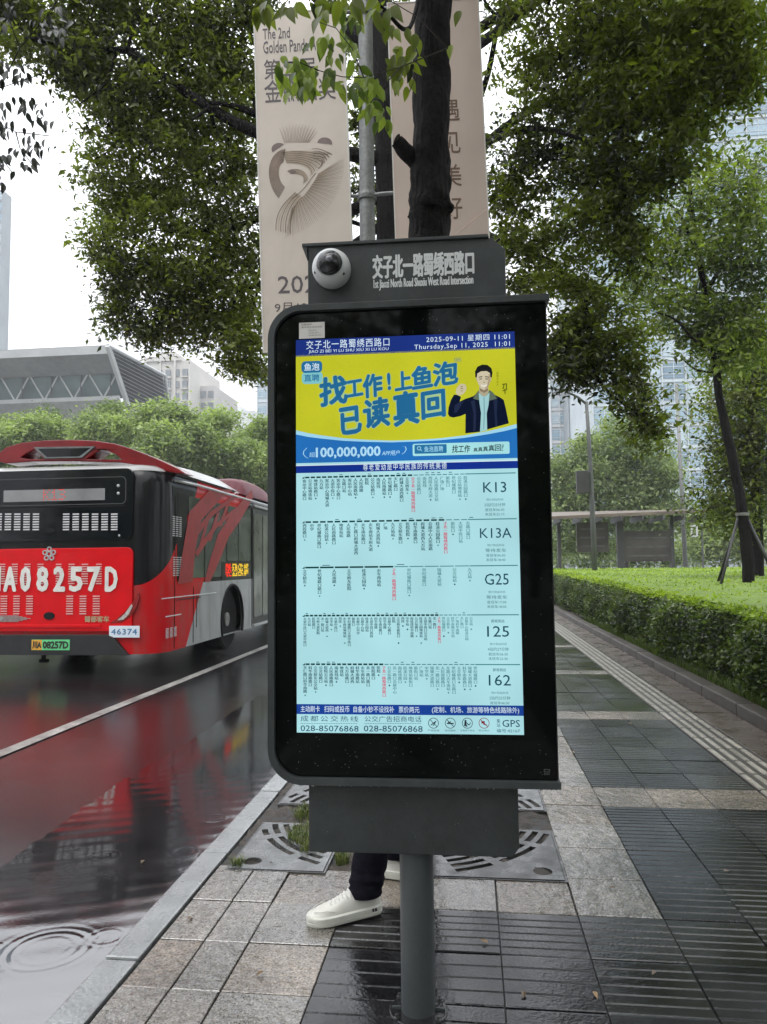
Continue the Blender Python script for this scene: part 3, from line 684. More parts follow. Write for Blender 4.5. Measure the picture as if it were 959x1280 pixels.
g.build('finger_lines', emi('pic_finger', (128, 112, 84)), scr, recalc=False)
g = MB()
for i, ch in enumerate('品牌代言人'): sprint_(g, ch, 620.6, 623.4, 465+i*3.6, 468+i*3.6, -.0016)
for q in ([(705, 480), (740, 474), (742, 482), (708, 488)], [(718, 478), (726, 478), (716, 520), (708, 518)], [(735, 480), (743, 480), (741, 520), (733, 518)], [(708, 528), (745, 518), (745, 525), (710, 536)], [(722, 515), (730, 513), (732, 552), (724, 555)]): ppoly(g, im(q), -.0016)
g.build('side_lettering', emi('screen_olive_ink', (96, 104, 24)), scr, recalc=False)

# timetable rows
rows = [(1.6235, 29, 7.27, 521.5, 'K13', (604, 633, 602.5, 615.5), ['预计到站时间', '2站约25分钟', '首班车06:30', '末班车22:15'], 4.2),
        (1.4850, 23, 9.35, 561.5, 'K13A', (600, 639.5, 660, 672.5), ['预计到站时间', '等待发车', '首班车06:30', '末班车18:40'], 4.2),
        (1.3452, 12, 18.8, 495, 'G25', (606, 636, 717, 731), ['预计到站时间', '等待发车', '首班车17:00', '末班车18:00'], 4.3),
        (1.1987, 38, 5.6, 546.5, '125', (609, 636.5, 782.5, 796), ['预计到站时间', '4站约27分钟', '首班车06:30', '末班车22:30'], 4.0),
        (1.0520, 33, 6.6, 480.5, '162', (611, 638.5, 843.5, 857), ['预计到站时间', '2站约25分钟', '首班车06:00', '末班车22:00'], 4.0)]
POOL = ['天府大道', '火车南站', '人民南路', '科华南路', '世纪城路口', '地铁站', '公交站', '东路口', '西段', '中学', '北一路口', '广场', '医院', '立交桥东', '客运中心', '新街口', '大道中段口', '会展中心', '南延线', '桂溪公园', '锦城大道', '天仁路口', '九方站', '府城大道西']
R2 = random.Random(11)
g_name, g_pale, g_red, g_dark, g_line, g_route, g_small = MB(), MB(), MB(), MB(), MB(), MB(), MB()
PXM = .6791/284.9*1.0
def column(mb, s_, x, z, em, lay=-.0014):
    v, f = text_mesh('\n'.join(s_), 0, 0, 1, .95, 'CENTER')
    # height of n lines with .95 spacing; em-size set so pitch = em
    k = em/.95; top = v[:, 1].max()
    for q_, (ox_, oz_) in enumerate([(-.03, 0), (.03, 0)]): mb.add([(x+(a+ox_)*k*1.12, lay-q_*2e-5, z+(b-top+oz_)*k) for a, b in v[:, :2]], f)
for ri, (z, n, pit, xr, rt_, rb, small, chp) in enumerate(rows):
    x0 = 381.0
    ri_red = round((xr-x0)/pit)
    for i in range(n):
        xp = x0+i*pit; X = sp(xp, 700)[0]+(0 if ri < 3 else 0)
        X = -.3135+(xp-x0)*.6453/(646-381)
        pw = pit*.6453/265
        # dash of the progress line
        dark = i < ri_red
        mb = g_dark if dark else g_line
        if i > 0 or True:
            th = .0026 if dark else .0013
            if i < n-1:
                gap = .12*pw if ri != 2 else .04*pw
                a = X+gap; b = X+pw-gap
                mb.quad((a, -.0013, z-th), (b, -.0013, z-th), (b, -.0013, z+th), (a, -.0013, z+th))
        em = .0108 if ri in (0, 1, 2) else .0102
        if i == ri_red: s_ = '交子北一路蜀绣西路口'[(1 if ri else 0):]; mb = g_red; L = None
        else:
            s_ = R2.choice(POOL)+R2.choice(['', '', '站', '路口', R2.choice(POOL)]); mb = g_name if i < ri_red else g_pale
            mx_ = 11 if ri < 2 else (9 if ri == 2 else 10); s_ = s_[:mx_]
        column(mb, s_, X, z-.0058, em*(.95 if ri == 3 else 1)*(.9 if pit < 6 else 1))
        if R2.random() < .4 and i != ri_red:     # small mark under a name
            zz = z-.0058-len(s_)*em-.006; rr_ = .0026
            (g_name if R2.random() < .6 else g_pale).add([(X+rr_*math.cos(a*PI/4), -.0014, zz+rr_*math.sin(a*PI/4)) for a in range(8)], [tuple(range(8))])
        if R2.random() < .22:                   # little minutes above the line
            (g_small).quad((X+pw*.2, -.0014, z+.0052), (X+pw*.7, -.0014, z+.0052), (X+pw*.7, -.0014, z+.0075), (X+pw*.2, -.0014, z+.0075))
    Xe = -.3135+(x0+(n-1)*pit-x0)*.6453/265
    g_line.quad((Xe, -.0013, z-.0015), (.333, -.0013, z-.0015), (.333, -.0013, z+.0015), (Xe, -.0013, z+.0015))
    g_dark.add([(-.322, -.0013, z-.0035), (-.3135, -.0013, z-.0035), (-.3135, -.0013, z+.0035)], [(0, 1, 2)])
    g_route = MB(); sprint_(g_route, rt_, *rb, -.0014, bold=.004); g_route.build('route_number', E_ink, scr, recalc=False)
    cxp = (rb[0]+rb[1])/2; y = rb[3]+7.5
    for k, s_ in enumerate(small):
        ww = [21, 26, 24, 24][k]
        sprint_(g_small, s_, cxp-ww/2, cxp+ww/2, y, y+[3, 4.6, 3.9, 3.9][k], -.0014); y += [5.6, 6.6, 5.6, 5.6][k]
    if ri > 2: sprint_(g_small, '即将到达', cxp-8.5, cxp+8, rb[2]-8.2, rb[2]-4.2, -.0014, bold=.02)
tag(g_name.build('station_names', E_txt, scr, recalc=False), kind='stuff'); tag(g_pale.build('later_station_names', E_pale, scr, recalc=False), kind='stuff'); tag(g_red.build('this_stop_name', E_red, scr, recalc=False), kind='stuff')
tag(g_dark.build('progress_dashes', E_blk, scr, recalc=False), kind='stuff'); tag(g_line.build('row_lines', E_teal, scr, recalc=False), kind='stuff')
tag(g_small.build('arrival_times', emi('screen_small_ink', (58, 98, 108)), scr, recalc=False), kind='stuff')
# foot of the screen
MB().quad((SX[0], -.0013, sp(505, 893.5)[1]), (SX[1], -.0013, sp(505, 893.5)[1]), (SX[1], -.0013, .9325), (SX[0], -.0013, .9325)).build('notice_band', emi('screen_notice_blue', (28, 66, 148)), scr, recalc=False)
g = MB()
sprint_(g, '主动刷卡', 376, 400, 882, 890, -.0017, bold=.008); sprint_(g, '扫码或投币', 405.5, 437, 882.2, 890.2, -.0017, bold=.008)
sprint_(g, '自备小钞不设找补', 442, 493, 882.5, 890.5, -.0017, bold=.008); sprint_(g, '票价两元', 498.5, 524.5, 883, 891, -.0017, bold=.008)
sprint_(g, '(定制、机场、旅游等特色线路除外)', 540, 649, 883.5, 892.3, -.0017, bold=.008)
g.build('notice_lettering', E_wht, scr, recalc=False)
g = MB()
sprint_(g, '成都公交热线', 376, 448, 894.6, 901.8, -.0014, space=1.35); sprint_(g, '公交广告招商电话', 456, 527, 895, 902.3, -.0014, space=1.05)
sprint_(g, '028-85076868', 376, 448.5, 906.8, 914.2, -.0014, bold=.012); sprint_(g, '028-85076868', 455, 528.5, 907, 914.6, -.0014, bold=.012)
for (a, b) in ((376, 447), (456, 527)):
    x = a
    while x < b:
        A = srect(x, x+1.2, 903.9, 904.6); g.quad((A[0], -.0014, A[2]), (A[1], -.0014, A[2]), (A[1], -.0014, A[3]), (A[0], -.0014, A[3])); x += 2.1
sprint_(g, 'GPS', 628, 650, 899.8, 908.6, -.0014, bold=.01); sprint_(g, '集\n站', 621, 625.5, 898.6, 908.8, -.0014); sprint_(g, '编号:42167', 621, 650, 911, 915.6, -.0014)
g.build('phone_lettering', emi('screen_phone_ink', (34, 70, 96)), scr, recalc=False)
def icon(name, px, mt, kind):
    c_ = sp(px, 903.8); q = MB(); Ro = .0158; circ = lambda R, k=24: [(c_[0]+R*math.cos(a*2*PI/k), c_[1]+R*math.sin(a*2*PI/k)) for a in range(k)]
    q.plate(circ(Ro), [circ(Ro-.0018)], -.0014, -.0015, TS)
    def seg(x0, y0, x1, y1, w_):
        dx, dy = x1-x0, y1-y0; L = math.hypot(dx, dy); nx_, ny_ = -dy/L*w_, dx/L*w_
        q.add([(c_[0]+x0+nx_, -.0014, c_[1]+y0+ny_), (c_[0]+x0-nx_, -.0014, c_[1]+y0-ny_), (c_[0]+x1-nx_, -.0014, c_[1]+y1-ny_), (c_[0]+x1+nx_, -.0014, c_[1]+y1+ny_)], [(0, 1, 2, 3)])
    if kind != 2: seg(-.0105, .0105, .0105, -.0105, .001)
    if kind == 0: seg(-.008, -.006, .008, .006, .0014); seg(-.002, -.008, .006, .002, .0012)
    if kind == 1: seg(-.010, -.001, .010, -.001, .0018); seg(-.007, .002, .002, .004, .0014)
    if kind == 2: seg(-.005, .009, -.007, -.009, .0028); seg(-.006, .004, .005, -.006, .0014); seg(.005, -.006, .010, .002, .001); seg(-.005, -.002, -.001, -.011, .0016)
    if kind == 3: seg(-.008, .002, .002, .003, .0032); seg(-.003, -.002, .008, -.006, .0016)
    q.build(name, mt, scr, recalc=False)
    return
for i, px in enumerate((542, 563, 584.3, 605.2)): icon('notice_symbol', px, emi('screen_icon_ink', (40, 52, 62)) if i < 3 else emi('screen_icon_red', (130, 40, 60)), i)
g = MB()
for i, px in enumerate((542, 563, 584.3, 605.2)): sprint_(g, ['严禁吸烟', '请勿躺卧', '注意脚下安全', '禁止明火'][i], px-7-(2 if i == 2 else 0), px+7+(2 if i == 2 else 0), 911.8, 914.2, -.0014)
tag(g.build('symbol_captions', emi('screen_small_ink', (58, 98, 108)), scr, recalc=False), kind='stuff')

# ================================================================== CITY BUS
BX, BYr, HW, BL = -5.30, 9.04, 1.43, 10.8
BUS = empty('city_bus', (BX, BYr, 0)); tag(BUS, 'red, black and white city bus seen from behind on the wet road', 'bus')
def brp(x, y): p = at_y(x, y, BYr); return p[0]-BX, p[2]            # photo point on the rear face (bus local x, z)
def bsp(x, y): p = at_x(x, y, BX+HW); return p[1]-BYr, p[2]         # photo point on the kerb side (bus local y, z)
TR = lambda u, v, dd: (u, dd, v)
TSD = lambda u, v, dd: (HW-dd, u, v)
# painted livery: black above the slanting line, red, then white
M = bpy.data.materials.new('bus_livery_paint'); M.use_nodes = True; n = M.node_tree; b = n.nodes['Principled BSDF']
b.inputs['Roughness'].default_value = .25; b.inputs['IOR'].default_value = 1.3; b.inputs['Coat Weight'].default_value = .15; b.inputs['Coat Roughness'].default_value = .06
tcn = n.nodes.new('ShaderNodeTexCoord'); sx_ = n.nodes.new('ShaderNodeSeparateXYZ'); n.links.new(tcn.outputs['Object'], sx_.inputs[0])
def mth(op, a, b_=None):
    q = n.nodes.new('ShaderNodeMath'); q.operation = op
    for i, v in enumerate([a, b_]):
        if v is None: continue
        if isinstance(v, (int, float)): q.inputs[i].default_value = v
        else: n.links.new(v, q.inputs[i])
    return q.outputs[0]
yy, zz, xx_ = sx_.outputs['Y'], sx_.outputs['Z'], sx_.outputs['X']
lineA = mth('ADD', mth('MULTIPLY', yy, 1.05), 1.13)
black1 = mth('GREATER_THAN', zz, lineA)
low = mth('LESS_THAN', zz, 1.135)
yb_low = mth('ADD', mth('MULTIPLY', mth('SUBTRACT', zz, .26), .75), .85)
yb_hi = mth('ADD', mth('MULTIPLY', mth('SUBTRACT', zz, 1.13), 1.6), 1.5)
rightB = mth('ADD', mth('MULTIPLY', low, mth('GREATER_THAN', yy, yb_low)), mth('MULTIPLY', mth('SUBTRACT', 1., low), mth('GREATER_THAN', yy, yb_hi)))
rightB = mth('MULTIPLY', rightB, mth('LESS_THAN', yy, 9.5))
white = mth('MULTIPLY', rightB, low); black2 = mth('MULTIPLY', rightB, mth('SUBTRACT', 1., low))
roof = mth('GREATER_THAN', zz, 2.60)
nzz = n.nodes.new('ShaderNodeTexNoise'); nzz.inputs['Scale'].default_value = 3; nzz.inputs['Detail'].default_value = 6; _m = n.nodes.new('ShaderNodeMapping'); _m.inputs['Scale'].default_value = (2.5, 2.5, .5); n.links.new(tcn.outputs['Object'], _m.inputs[0]); n.links.new(_m.outputs[0], nzz.inputs[0])
def mixc(fac, a, b_):
    q = n.nodes.new('ShaderNodeMixRGB'); n.links.new(fac, q.inputs[0])
    for i, v in ((1, a), (2, b_)):
        if isinstance(v, tuple): q.inputs[i].default_value = v+(1,)
        else: n.links.new(v, q.inputs[i])
    return q.outputs[0]
c = mixc(black1, (.44, .004, .007), (.005, .005, .006)); c = mixc(white, c, (.30, .315, .31)); c = mixc(black2, c, (.006, .006, .007)); c = mixc(roof, c, (.33, .33, .32))
dirt = n.nodes.new('ShaderNodeMapRange'); n.links.new(nzz.outputs[0], dirt.inputs[0]); dirt.inputs[1].default_value = .45; dirt.inputs[2].default_value = .8; dirt.inputs[4].default_value = .5
c = mixc(mth('MULTIPLY', dirt.outputs[0], mth('LESS_THAN', zz, 1.13)), c, (.09, .08, .07)); n.links.new(c, b.inputs['Base Color'])
M_liv = M
M_bred = mat('bus_red_paint', (.56, .002, .006), .3, ior=1.3, coat=.12, noise=(6, .08), bump=(3, .02, .01))
M_bblk = mat('bus_black_paint', (.005, .005, .007), .18, ior=1.4, noise=(5, .3))
M_bglass = mat('bus_dark_glass', (.004, .005, .007), .06, ior=1.38, noise=(3, .3))
M_bpane = mat('bus_side_window', (.085, .10, .088), .08, ior=1.5, noise=(2.2, .35))
M_trim = mat('bus_light_trim', (.45, .46, .46), .3, metal=.3, noise=(8, .1))
M_rub = mat('black_rubber', (.007, .007, .007), .7, ior=1.25, noise=(20, .3), bump=(40, .3, .004))
# shell: swept plan outline, closed roof
def plan(ins):
    hw = HW-ins; rx, ry = .33-ins*.3, .36-ins*.3
    P = [(hw-rx*(1-math.sin(a)), ins+ry*(1-math.cos(a))) for a in [PI/2*i/8 for i in range(9)]]
    Q = [(hw, BL-.25), (hw-.12, BL-.04)]
    P = [(hw-rx-.55, ins)]+P; R_ = P+Q
    return R_+[(-x, y) for x, y in R_[::-1]]
lev = [(.27, 0), (.6, 0), (1.13, 0), (1.6, 0), (2.1, .0), (2.42, .006), (2.55, .03), (2.63, .08), (2.68, .16), (2.71, .30)]
body = MB(); n_ = len(plan(0)); ns = 0
for z, ins in lev: body.v += [(x, y, z) for x, y in plan(ins)]
SK = {i for i in range(n_) if i == 9}      # the straight kerb side is built as its own panel below the roof edge
for li in range(len(lev)-1):
    for k in range(n_):
        k2 = (k+1) % n_
        if k in SK and lev[li+1][0] <= 2.42: continue
        body.f.append((li*n_+k, li*n_+k2, (li+1)*n_+k2, (li+1)*n_+k))
body.f.append(tuple((len(lev)-1)*n_+k for k in range(n_)))
body.f.append(tuple(range(n_))[::-1])
bodyo = body.build('body', M_liv, BUS, smooth=True, auto=True)
def notch(yc, r=.56, z0=.27):
    a0 = math.asin((z0-.5)/r)
    return [(yc+r*math.cos(PI-a0-(PI-2*a0)*i/18), .5+r*math.sin(PI-a0-(PI-2*a0)*i/18)) for i in range(19)]
side = [(.36, .27)]+notch(2.86)+notch(8.7)+[(BL-.25, .27), (BL-.25, 2.42), (.36, 2.42)]
MB().plate(side, [], 0, .03, TSD).build('side_panel', M_liv, BUS)
MB().box(HW-.7, HW-.26, .5, BL-.5, .3, 1.1).build('underbody', M_rub, BUS)
for yc in (2.86, 8.7):
    P = notch(yc); MB().tube([(HW+.002, a, b_) for a, b_ in P], .022, 6).build('wheel_arch', M_rub, BUS)
M_hub = mat('dusty_steel_rim', (.17, .17, .16), .5, metal=.2, noise=[(9, .4), (60, .3)])
for yc in (2.86, 8.7):
    for sgn in (1, -1):
        w_ = MB(); x0 = sgn*(HW-.10)
        w_.lathe([(.30, -sgn*.0), (.44, sgn*.03), (.485, 0), (.50, -sgn*.05), (.50, -sgn*.22), (.48, -sgn*.26), (.3, -sgn*.27)], 40, (x0, yc, .50), 'x')
        wo = empty('wheel'); wo.parent = BUS; 
        w_.build('tyre', M_rub, wo, smooth=True, auto=True)
        MB().lathe([(.31, -sgn*.015), (.30, -sgn*.01), (.29, -sgn*.05), (.20, -sgn*.10), (.12, -sgn*.08), (.11, sgn*.02), (.06, sgn*.03), (.001, sgn*.03)], 32, (x0, yc, .50), 'x').build('rim', M_hub, wo, smooth=True, auto=True)
        for k in range(10):
            a = 2*PI*k/10; MB().lathe([(.016, -sgn*.12), (.016, -sgn*.055), (.008, -sgn*.045)], 6, (x0, yc+.16*math.cos(a), .50+.16*math.sin(a)), 'x').build('wheel_nut', M_trim, wo)
# mud flap / exhaust stub under the rear
p = brp(40, 818); MB().box(p[0]-.02, p[0]+.02, .25, .29, .13, .3).box(p[0]-.05, p[0]+.06, .24, .30, .13, .17).build('tow_eye', M_rub, BUS)
# ---- rear face
cxr = brp(65, 640)[0]
zt_, zb_ = brp(65, 588)[1], brp(65, 676.5)[1]; hwr = brp(167.3, 640)[0]-cxr
rw = MB().plate(rrect(cxr-hwr, cxr+hwr, zb_, zt_, .10, 6), [], -.03, .03, TR).build('rear_window', M_bglass, BUS, bevel=.006)
zm = brp(65, 634)[1]
MB().box(cxr-hwr+.12, cxr+hwr-.10, -.034, -.031, zm-.006, zm+.006).build('panel_seam', M_rub, rw)
g = MB(); zz0, zz1 = brp(65, 632)[1], brp(65, 598)[1]; o_ = rrect(cxr-hwr+.08, cxr+hwr-.09, zz0, zz1, .06, 5); i_ = rrect(cxr-hwr+.09, cxr+hwr-.10, zz0+.01, zz1-.01, .055, 5)
g.plate(o_, [i_], -.034, -.031, TR).build('display_surround', mat('thin_grey_line', (.05, .05, .052), .3, noise=(9, .2)), rw)
a, b2 = brp(6.5, 628), brp(133, 610.5)
dsp = MB().box(a[0], b2[0], -.036, -.0305, a[1], b2[1]).build('rear_display', mat('display_cover', (.20, .205, .205), .15, ior=1.6, noise=(4, .15)), BUS)
g = MB(); v, f = text_mesh('K13'); 
# dot-matrix figures
def dots(mb, pat, x0, z0, dx, dz, r, T, dd):
    for j, row in enumerate(pat):
        for i, ch in enumerate(row):
            if ch != ' ':
                u, v_ = x0+i*dx, z0-j*dz
                mb.add([T(u-r, v_, dd), T(u, v_-r, dd), T(u+r, v_, dd), T(u, v_+r, dd)], [(0, 1, 2, 3)])
PAT = ['#  #  #  ### ', '# #  ##     #', '##    #   ## ', '# #   #     #', '#  # ### ### ']
p0 = brp(57, 613); p1 = brp(85, 626)
dots(g, PAT, p0[0], p0[1], (p1[0]-p0[0])/13, (p0[1]-p1[1])/4.6, .010, TR, -.0375)
g.build('led_figures', emi('led_red', (240, 60, 52), 1.3), dsp, recalc=False)
for zpy in (607.5, 617):
    p = brp(149.5, zpy); MB().lathe([(.020, -.03), (.019, -.038), (.012, -.042), (.001, -.043)], 14, (p[0], 0, p[1]), 'y').build('reversing_eye', M_trim, rw, smooth=True)
p = brp(150.5, 669.5); MB().lathe([(.014, -.03), (.012, -.036), (.001, -.037)], 12, (p[0], 0, p[1]), 'y').build('keyhole', M_trim, rw, smooth=True)
p = brp(65, 664); MB().plate([(p[0]+.055*math.cos(a*PI/10), p[1]+.035*math.sin(a*PI/10)) for a in range(20)], [], -.040, -.03, TR).build('window_latch', M_bblk, rw, bevel=.004)
p = brp(65, 648); MB().box(p[0]-.05, p[0]+.05, -.034, -.03, p[1]-.07, p[1]+.08).build('centre_panel', M_bblk, rw, bevel=.003)
M_slat = mat('vent_slat_silver', (.50, .50, .50), .35, metal=.2, noise=(20, .12))
def vent(x0, x1, y0, y1, rowsn, parent, mt, dd=-.036, th=.55):
    a, b_ = brp(x0, y1), brp(x1, y0); g = MB(); st = (b_[1]-a[1])/rowsn
    for k in range(rowsn):
        z = a[1]+k*st
        g.add([(a[0], dd, z), (b_[0], dd, z), (b_[0], dd+.001, z+st*th), (a[0], dd+.001, z+st*th), (a[0], dd+.002, z+st*th), (b_[0], dd+.002, z+st*th)], [(0, 1, 2, 3), (3, 2, 5, 4), (0, 4, 5, 1)])
    tag(g.build('vent_grille', mt, parent), kind='stuff')
for k in range(6):
    vent(80.3+12*k, 88.8+12*k, 640.5, 663, 7, BUS, M_slat)
    vent(42.7-11.6*k, 51.2-11.6*k, 640.5, 663, 7, BUS, M_slat)
# red engine hatch
zt2, zb2 = brp(65, 685.5)[1], brp(65, 789)[1]
hatch = rrect(cxr-hwr-.01, cxr+hwr+.01, zb2, zt2, .09, 6)
HT = MB().plate(hatch, [], -.036, .03, TR).build('engine_hatch', M_bred, BUS, bevel=.008)
M_slr = mat('vent_slat_pink', (.60, .30, .29), .35, noise=(20, .15))
for (x0, x1) in ((1.7, 9.6), (17, 25), (32.7, 41), (49, 57), (72, 79.5), (87.6, 96), (104, 112.6), (122, 129.5), (-14, -6)):
    vent(x0, x1, 703, 730, 9, BUS, M_slr, dd=-.046, th=.45)
for (x0, x1) in ((-13, -4), (3, 12), (19, 27.5), (35, 44), (85, 94), (101.6, 110.5), (118, 127)):
    vent(x0, x1, 742.6, 767.6, 8, BUS, M_slr, dd=-.046, th=.45)
g = MB()
for ch, x0, x1 in (('川', -14, 4.5), ('A', 7, 24), ('0', 27.5, 42), ('8', 48, 63.8), ('2', 69, 84.6), ('5', 89, 106.5), ('7', 111, 128), ('D', 133.3, 149.8)):
    a, b_ = brp(x0, 739.6), brp(x1, 708); put_text(g, ch, a[0], b_[0], a[1], b_[1], -.0505, TR, bold=.06)
g.build('big_number', mat('white_vinyl_lettering', (.62, .60, .56), .4, noise=(8, .12)), HT)
# flower emblem of rings
p = brp(64, 692.5); em_ = empty('emblem'); em_.parent = BUS
for k in range(6):
    if k < 5: c_ = (p[0]+.062*math.cos(PI/2+k*2*PI/5), p[1]+.062*math.sin(PI/2+k*2*PI/5)); r_o, r_i = .033, .02
    else: c_ = p; r_o, r_i = .034, .022
    MB().plate([(c_[0]+r_o*math.cos(t_*PI/9), c_[1]+r_o*math.sin(t_*PI/9)) for t_ in range(18)], [[(c_[0]+r_i*math.cos(t_*PI/9), c_[1]+r_i*math.sin(t_*PI/9)) for t_ in range(18)]], -.048-k*.0006, -.036, TR).build('ring', M_trim, em_)
p = brp(64, 769.5); MB().plate([(p[0]+.075*math.cos(t_*PI/12), p[1]+.048*math.sin(t_*PI/12)) for t_ in range(24)], [], -.05, -.036, TR).build('charging_lid', M_bblk, BUS, bevel=.004)
# silver badge left, outlined lettering right
p = brp(13, 773); g = MB()
for k in range(7):
    zz_ = p[1]+(k-3)*.012; L_ = .30*(1-abs(k-3)/5.5); g.box(p[0]-L_, p[0]+L_, -.044, -.036, zz_-.0035, zz_+.0035)
g.plate([(p[0]-.1+.035*math.cos(t_*PI/10), p[1]+.03*math.sin(t_*PI/10)) for t_ in range(20)], [], -.047, -.0445, TR)
g.build('silver_badge', mat('badge_silver', (.4, .38, .36), .3, metal=.6, noise=(30, .2)), BUS)
g = MB(); a, b_ = brp(108, 777.5), brp(139, 769.5); put_text(g, '蜀都客车', a[0], b_[0], a[1], b_[1], -.046, TR, bold=.05)
g.build('maker_lettering', mat('badge_gold', (.42, .33, .20), .35, metal=.3, noise=(30, .2)), BUS)
zs = brp(65, 783.5)[1]; MB().box(cxr-hwr+.1, brp(128, 784)[0], -.052, -.035, zs-.008, zs+.03).build('hatch_step', M_bred, BUS, bevel=.006)
# bumper
zb0 = .262; zb1 = brp(65, 793.5)[1]
bp_ = [(cxr-1.18, zb0), (brp(160, 800)[0]+.03, zb0), (brp(143, 797)[0], zb1-.02), (brp(136, 790)[0], zb1+.004), (cxr-1.10, zb1+.004)]
BP = MB().plate(bp_, [], -.055, .05, TR).build('bumper', mat('bumper_black_plastic', (.014, .014, .015), .45, noise=[(6, .3), (80, .3)], bump=(200, .2, .002)), BUS, bevel=.008)
a, b_ = brp(43, 812), brp(90.5, 799); xm = brp(56, 805)[0]
pl = MB().box(a[0], b_[0], -.064, -.056, a[1], b_[1]).build('number_plate', mat('plate_green', (.12, .55, .22), .4, noise=(9, .1)), BUS, bevel=.002)
MB().box(a[0]+.003, xm, -.0655, -.0645, a[1]+.003, b_[1]-.003).build('plate_yellow', mat('plate_yellow', (.62, .30, .03), .4, noise=(9, .1)), pl)
g = MB(); put_text(g, '川A', a[0]+.012, xm-.005, a[1]+.018, b_[1]-.018, -.067, TR, bold=.1); put_text(g, '08257D', xm+.012, b_[0]-.012, a[1]+.018, b_[1]-.018, -.066, TR, bold=.09)
g.build('plate_lettering', mat('plate_black', (.015, .02, .015), .5, noise=(9, .1)), pl)
a, b_ = brp(138.5, 796.5), brp(176.5, 782)
st_ = MB().box(a[0], b_[0], -.046, -.038, a[1], b_[1]).build('fleet_number_sign', mat('sign_white_blue', (.60, .66, .72), .4, noise=(12, .06)), BUS, bevel=.002)
g = MB(); put_text(g, '46374', a[0]+.03, b_[0]-.03, a[1]+.035, b_[1]-.035, -.048, TR, bold=.05, space=1.15); g.build('fleet_number', mat('sign_blue_ink', (.05, .16, .30), .5, noise=(12, .1)), st_)
# lamps
M_lens = mat('tail_lamp_red', (.22, .006, .008), .1, ior=1.55, coat=1, noise=(20, .3)); M_lensw = mat('tail_lamp_clear', (.45, .42, .40), .1, ior=1.55, coat=1, noise=(40, .35))
L1 = [brp(*q) for q in ((139, 779), (147, 773.5), (158, 764), (168, 752), (174, 741), (175.5, 747), (172, 760), (165, 771), (154, 778))]
L2 = [brp(*q) for q in ((149, 775), (158, 767), (166.5, 755), (168, 757.5), (163, 768), (156, 774.5))]
for sgn in (1, -1):
    fl = (lambda u, v, dd, s_=sgn: (u if s_ > 0 else 2*cxr-u, dd, v))
    tl = MB().plate(L1, [], -.040, .10, fl).build('tail_lamp', M_lens, BUS, bevel=.004)
    MB().plate(L2, [], -.048, -.041, fl).build('clear_lens', M_lensw, tl, bevel=.002)
# tail spoiler with its openings
def spq(x, y): p = at_y(x, y, BYr+.35); return p[0]-BX, p[2]
outer = [spq(*q) for q in ((1, 574), (3, 566), (10, 560), (30, 554), (60, 551), (90, 550.3), (120, 551.5), (145, 555), (165, 561), (185, 568.5), (205, 577), (226, 587), (234, 592.5), (226, 592.5), (200, 588), (185, 584), (165, 580.5), (150, 578.5), (90, 577), (40, 577.5), (10, 580), (3, 578))]
h1 = [spq(*q) for q in ((28, 573), (36, 567), (46, 562.5), (50, 566), (57, 574.5), (40, 574.5))]
h2 = [spq(*q) for q in ((110, 574.5), (118, 569), (127, 563), (136, 564), (146, 568), (154, 574.5), (135, 574.8))]
MB().plate(outer, [h1, h2], 0.30, .62, TR).build('spoiler', mat('spoiler_dark_red', (.16, .004, .006), .2, ior=1.35, coat=.25, noise=(4, .2)), BUS, bevel=.012)
t1 = [spq(*q) for q in ((46, 560), (122, 558.8), (106, 573), (60, 574))]; t2 = [spq(*q) for q in ((51, 562), (117, 561), (103, 571.5), (63, 572.3))]
MB().plate(t1, [t2], .275, .30, TR).build('lamp_surround', mat('spoiler_grey_rim', (.12, .13, .13), .2, noise=(9, .2)), BUS)
MB().plate(t2, [], .29, .30, TR).build('high_lamp', M_bglass, BUS)
# roof fairing and humps
rz = 2.70
def hump(name, x0, x1, y0, y1, z0, h, mt, nn=9):
    g = MB(); vs = []
    for i in range(nn+1):
        for j in range(nn+1):
            u, v_ = i/nn*2-1, j/nn*2-1
            hh = h*(max(0, 1-u**4))**.6*(max(0, 1-v_**4))**.6
            vs.append((x0+(x1-x0)*i/nn, y0+(y1-y0)*j/nn, z0+hh))
    g.add(vs, [(i*(nn+1)+j, (i+1)*(nn+1)+j, (i+1)*(nn+1)+j+1, i*(nn+1)+j+1) for i in range(nn) for j in range(nn)]); return g.build(name, mt, BUS, smooth=True, recalc=False)
M_roofw = mat('bus_roof_white', (.34, .34, .33), .3, coat=.4, noise=[(2, .25), (20, .1)])
hump('roof_fairing', .25, HW-.02, .55, 3.2, 2.62, .19, M_roofw); hump('roof_fairing', -HW+.02, -.25, .55, 3.2, 2.62, .19, M_roofw)
hump('roof_unit', .55, HW-.02, 3.3, 5.6, 2.60, .34, mat('bus_dark_red', (.09, .004, .010), .35, ior=1.2, coat=0., noise=(5, .2)))
hump('roof_unit', -.9, .7, 3.0, 7.0, 2.68, .36, M_bred); hump('roof_unit', .4, HW-.02, 5.7, 9.5, 2.60, .28, M_roofw)
MB().tube([(HW+.008, .42, 2.50), (HW+.01, 1.2, 2.52), (HW+.01, BL-.5, 2.53)], .018, 6).build('gutter_rail', M_trim, BUS, smooth=True)
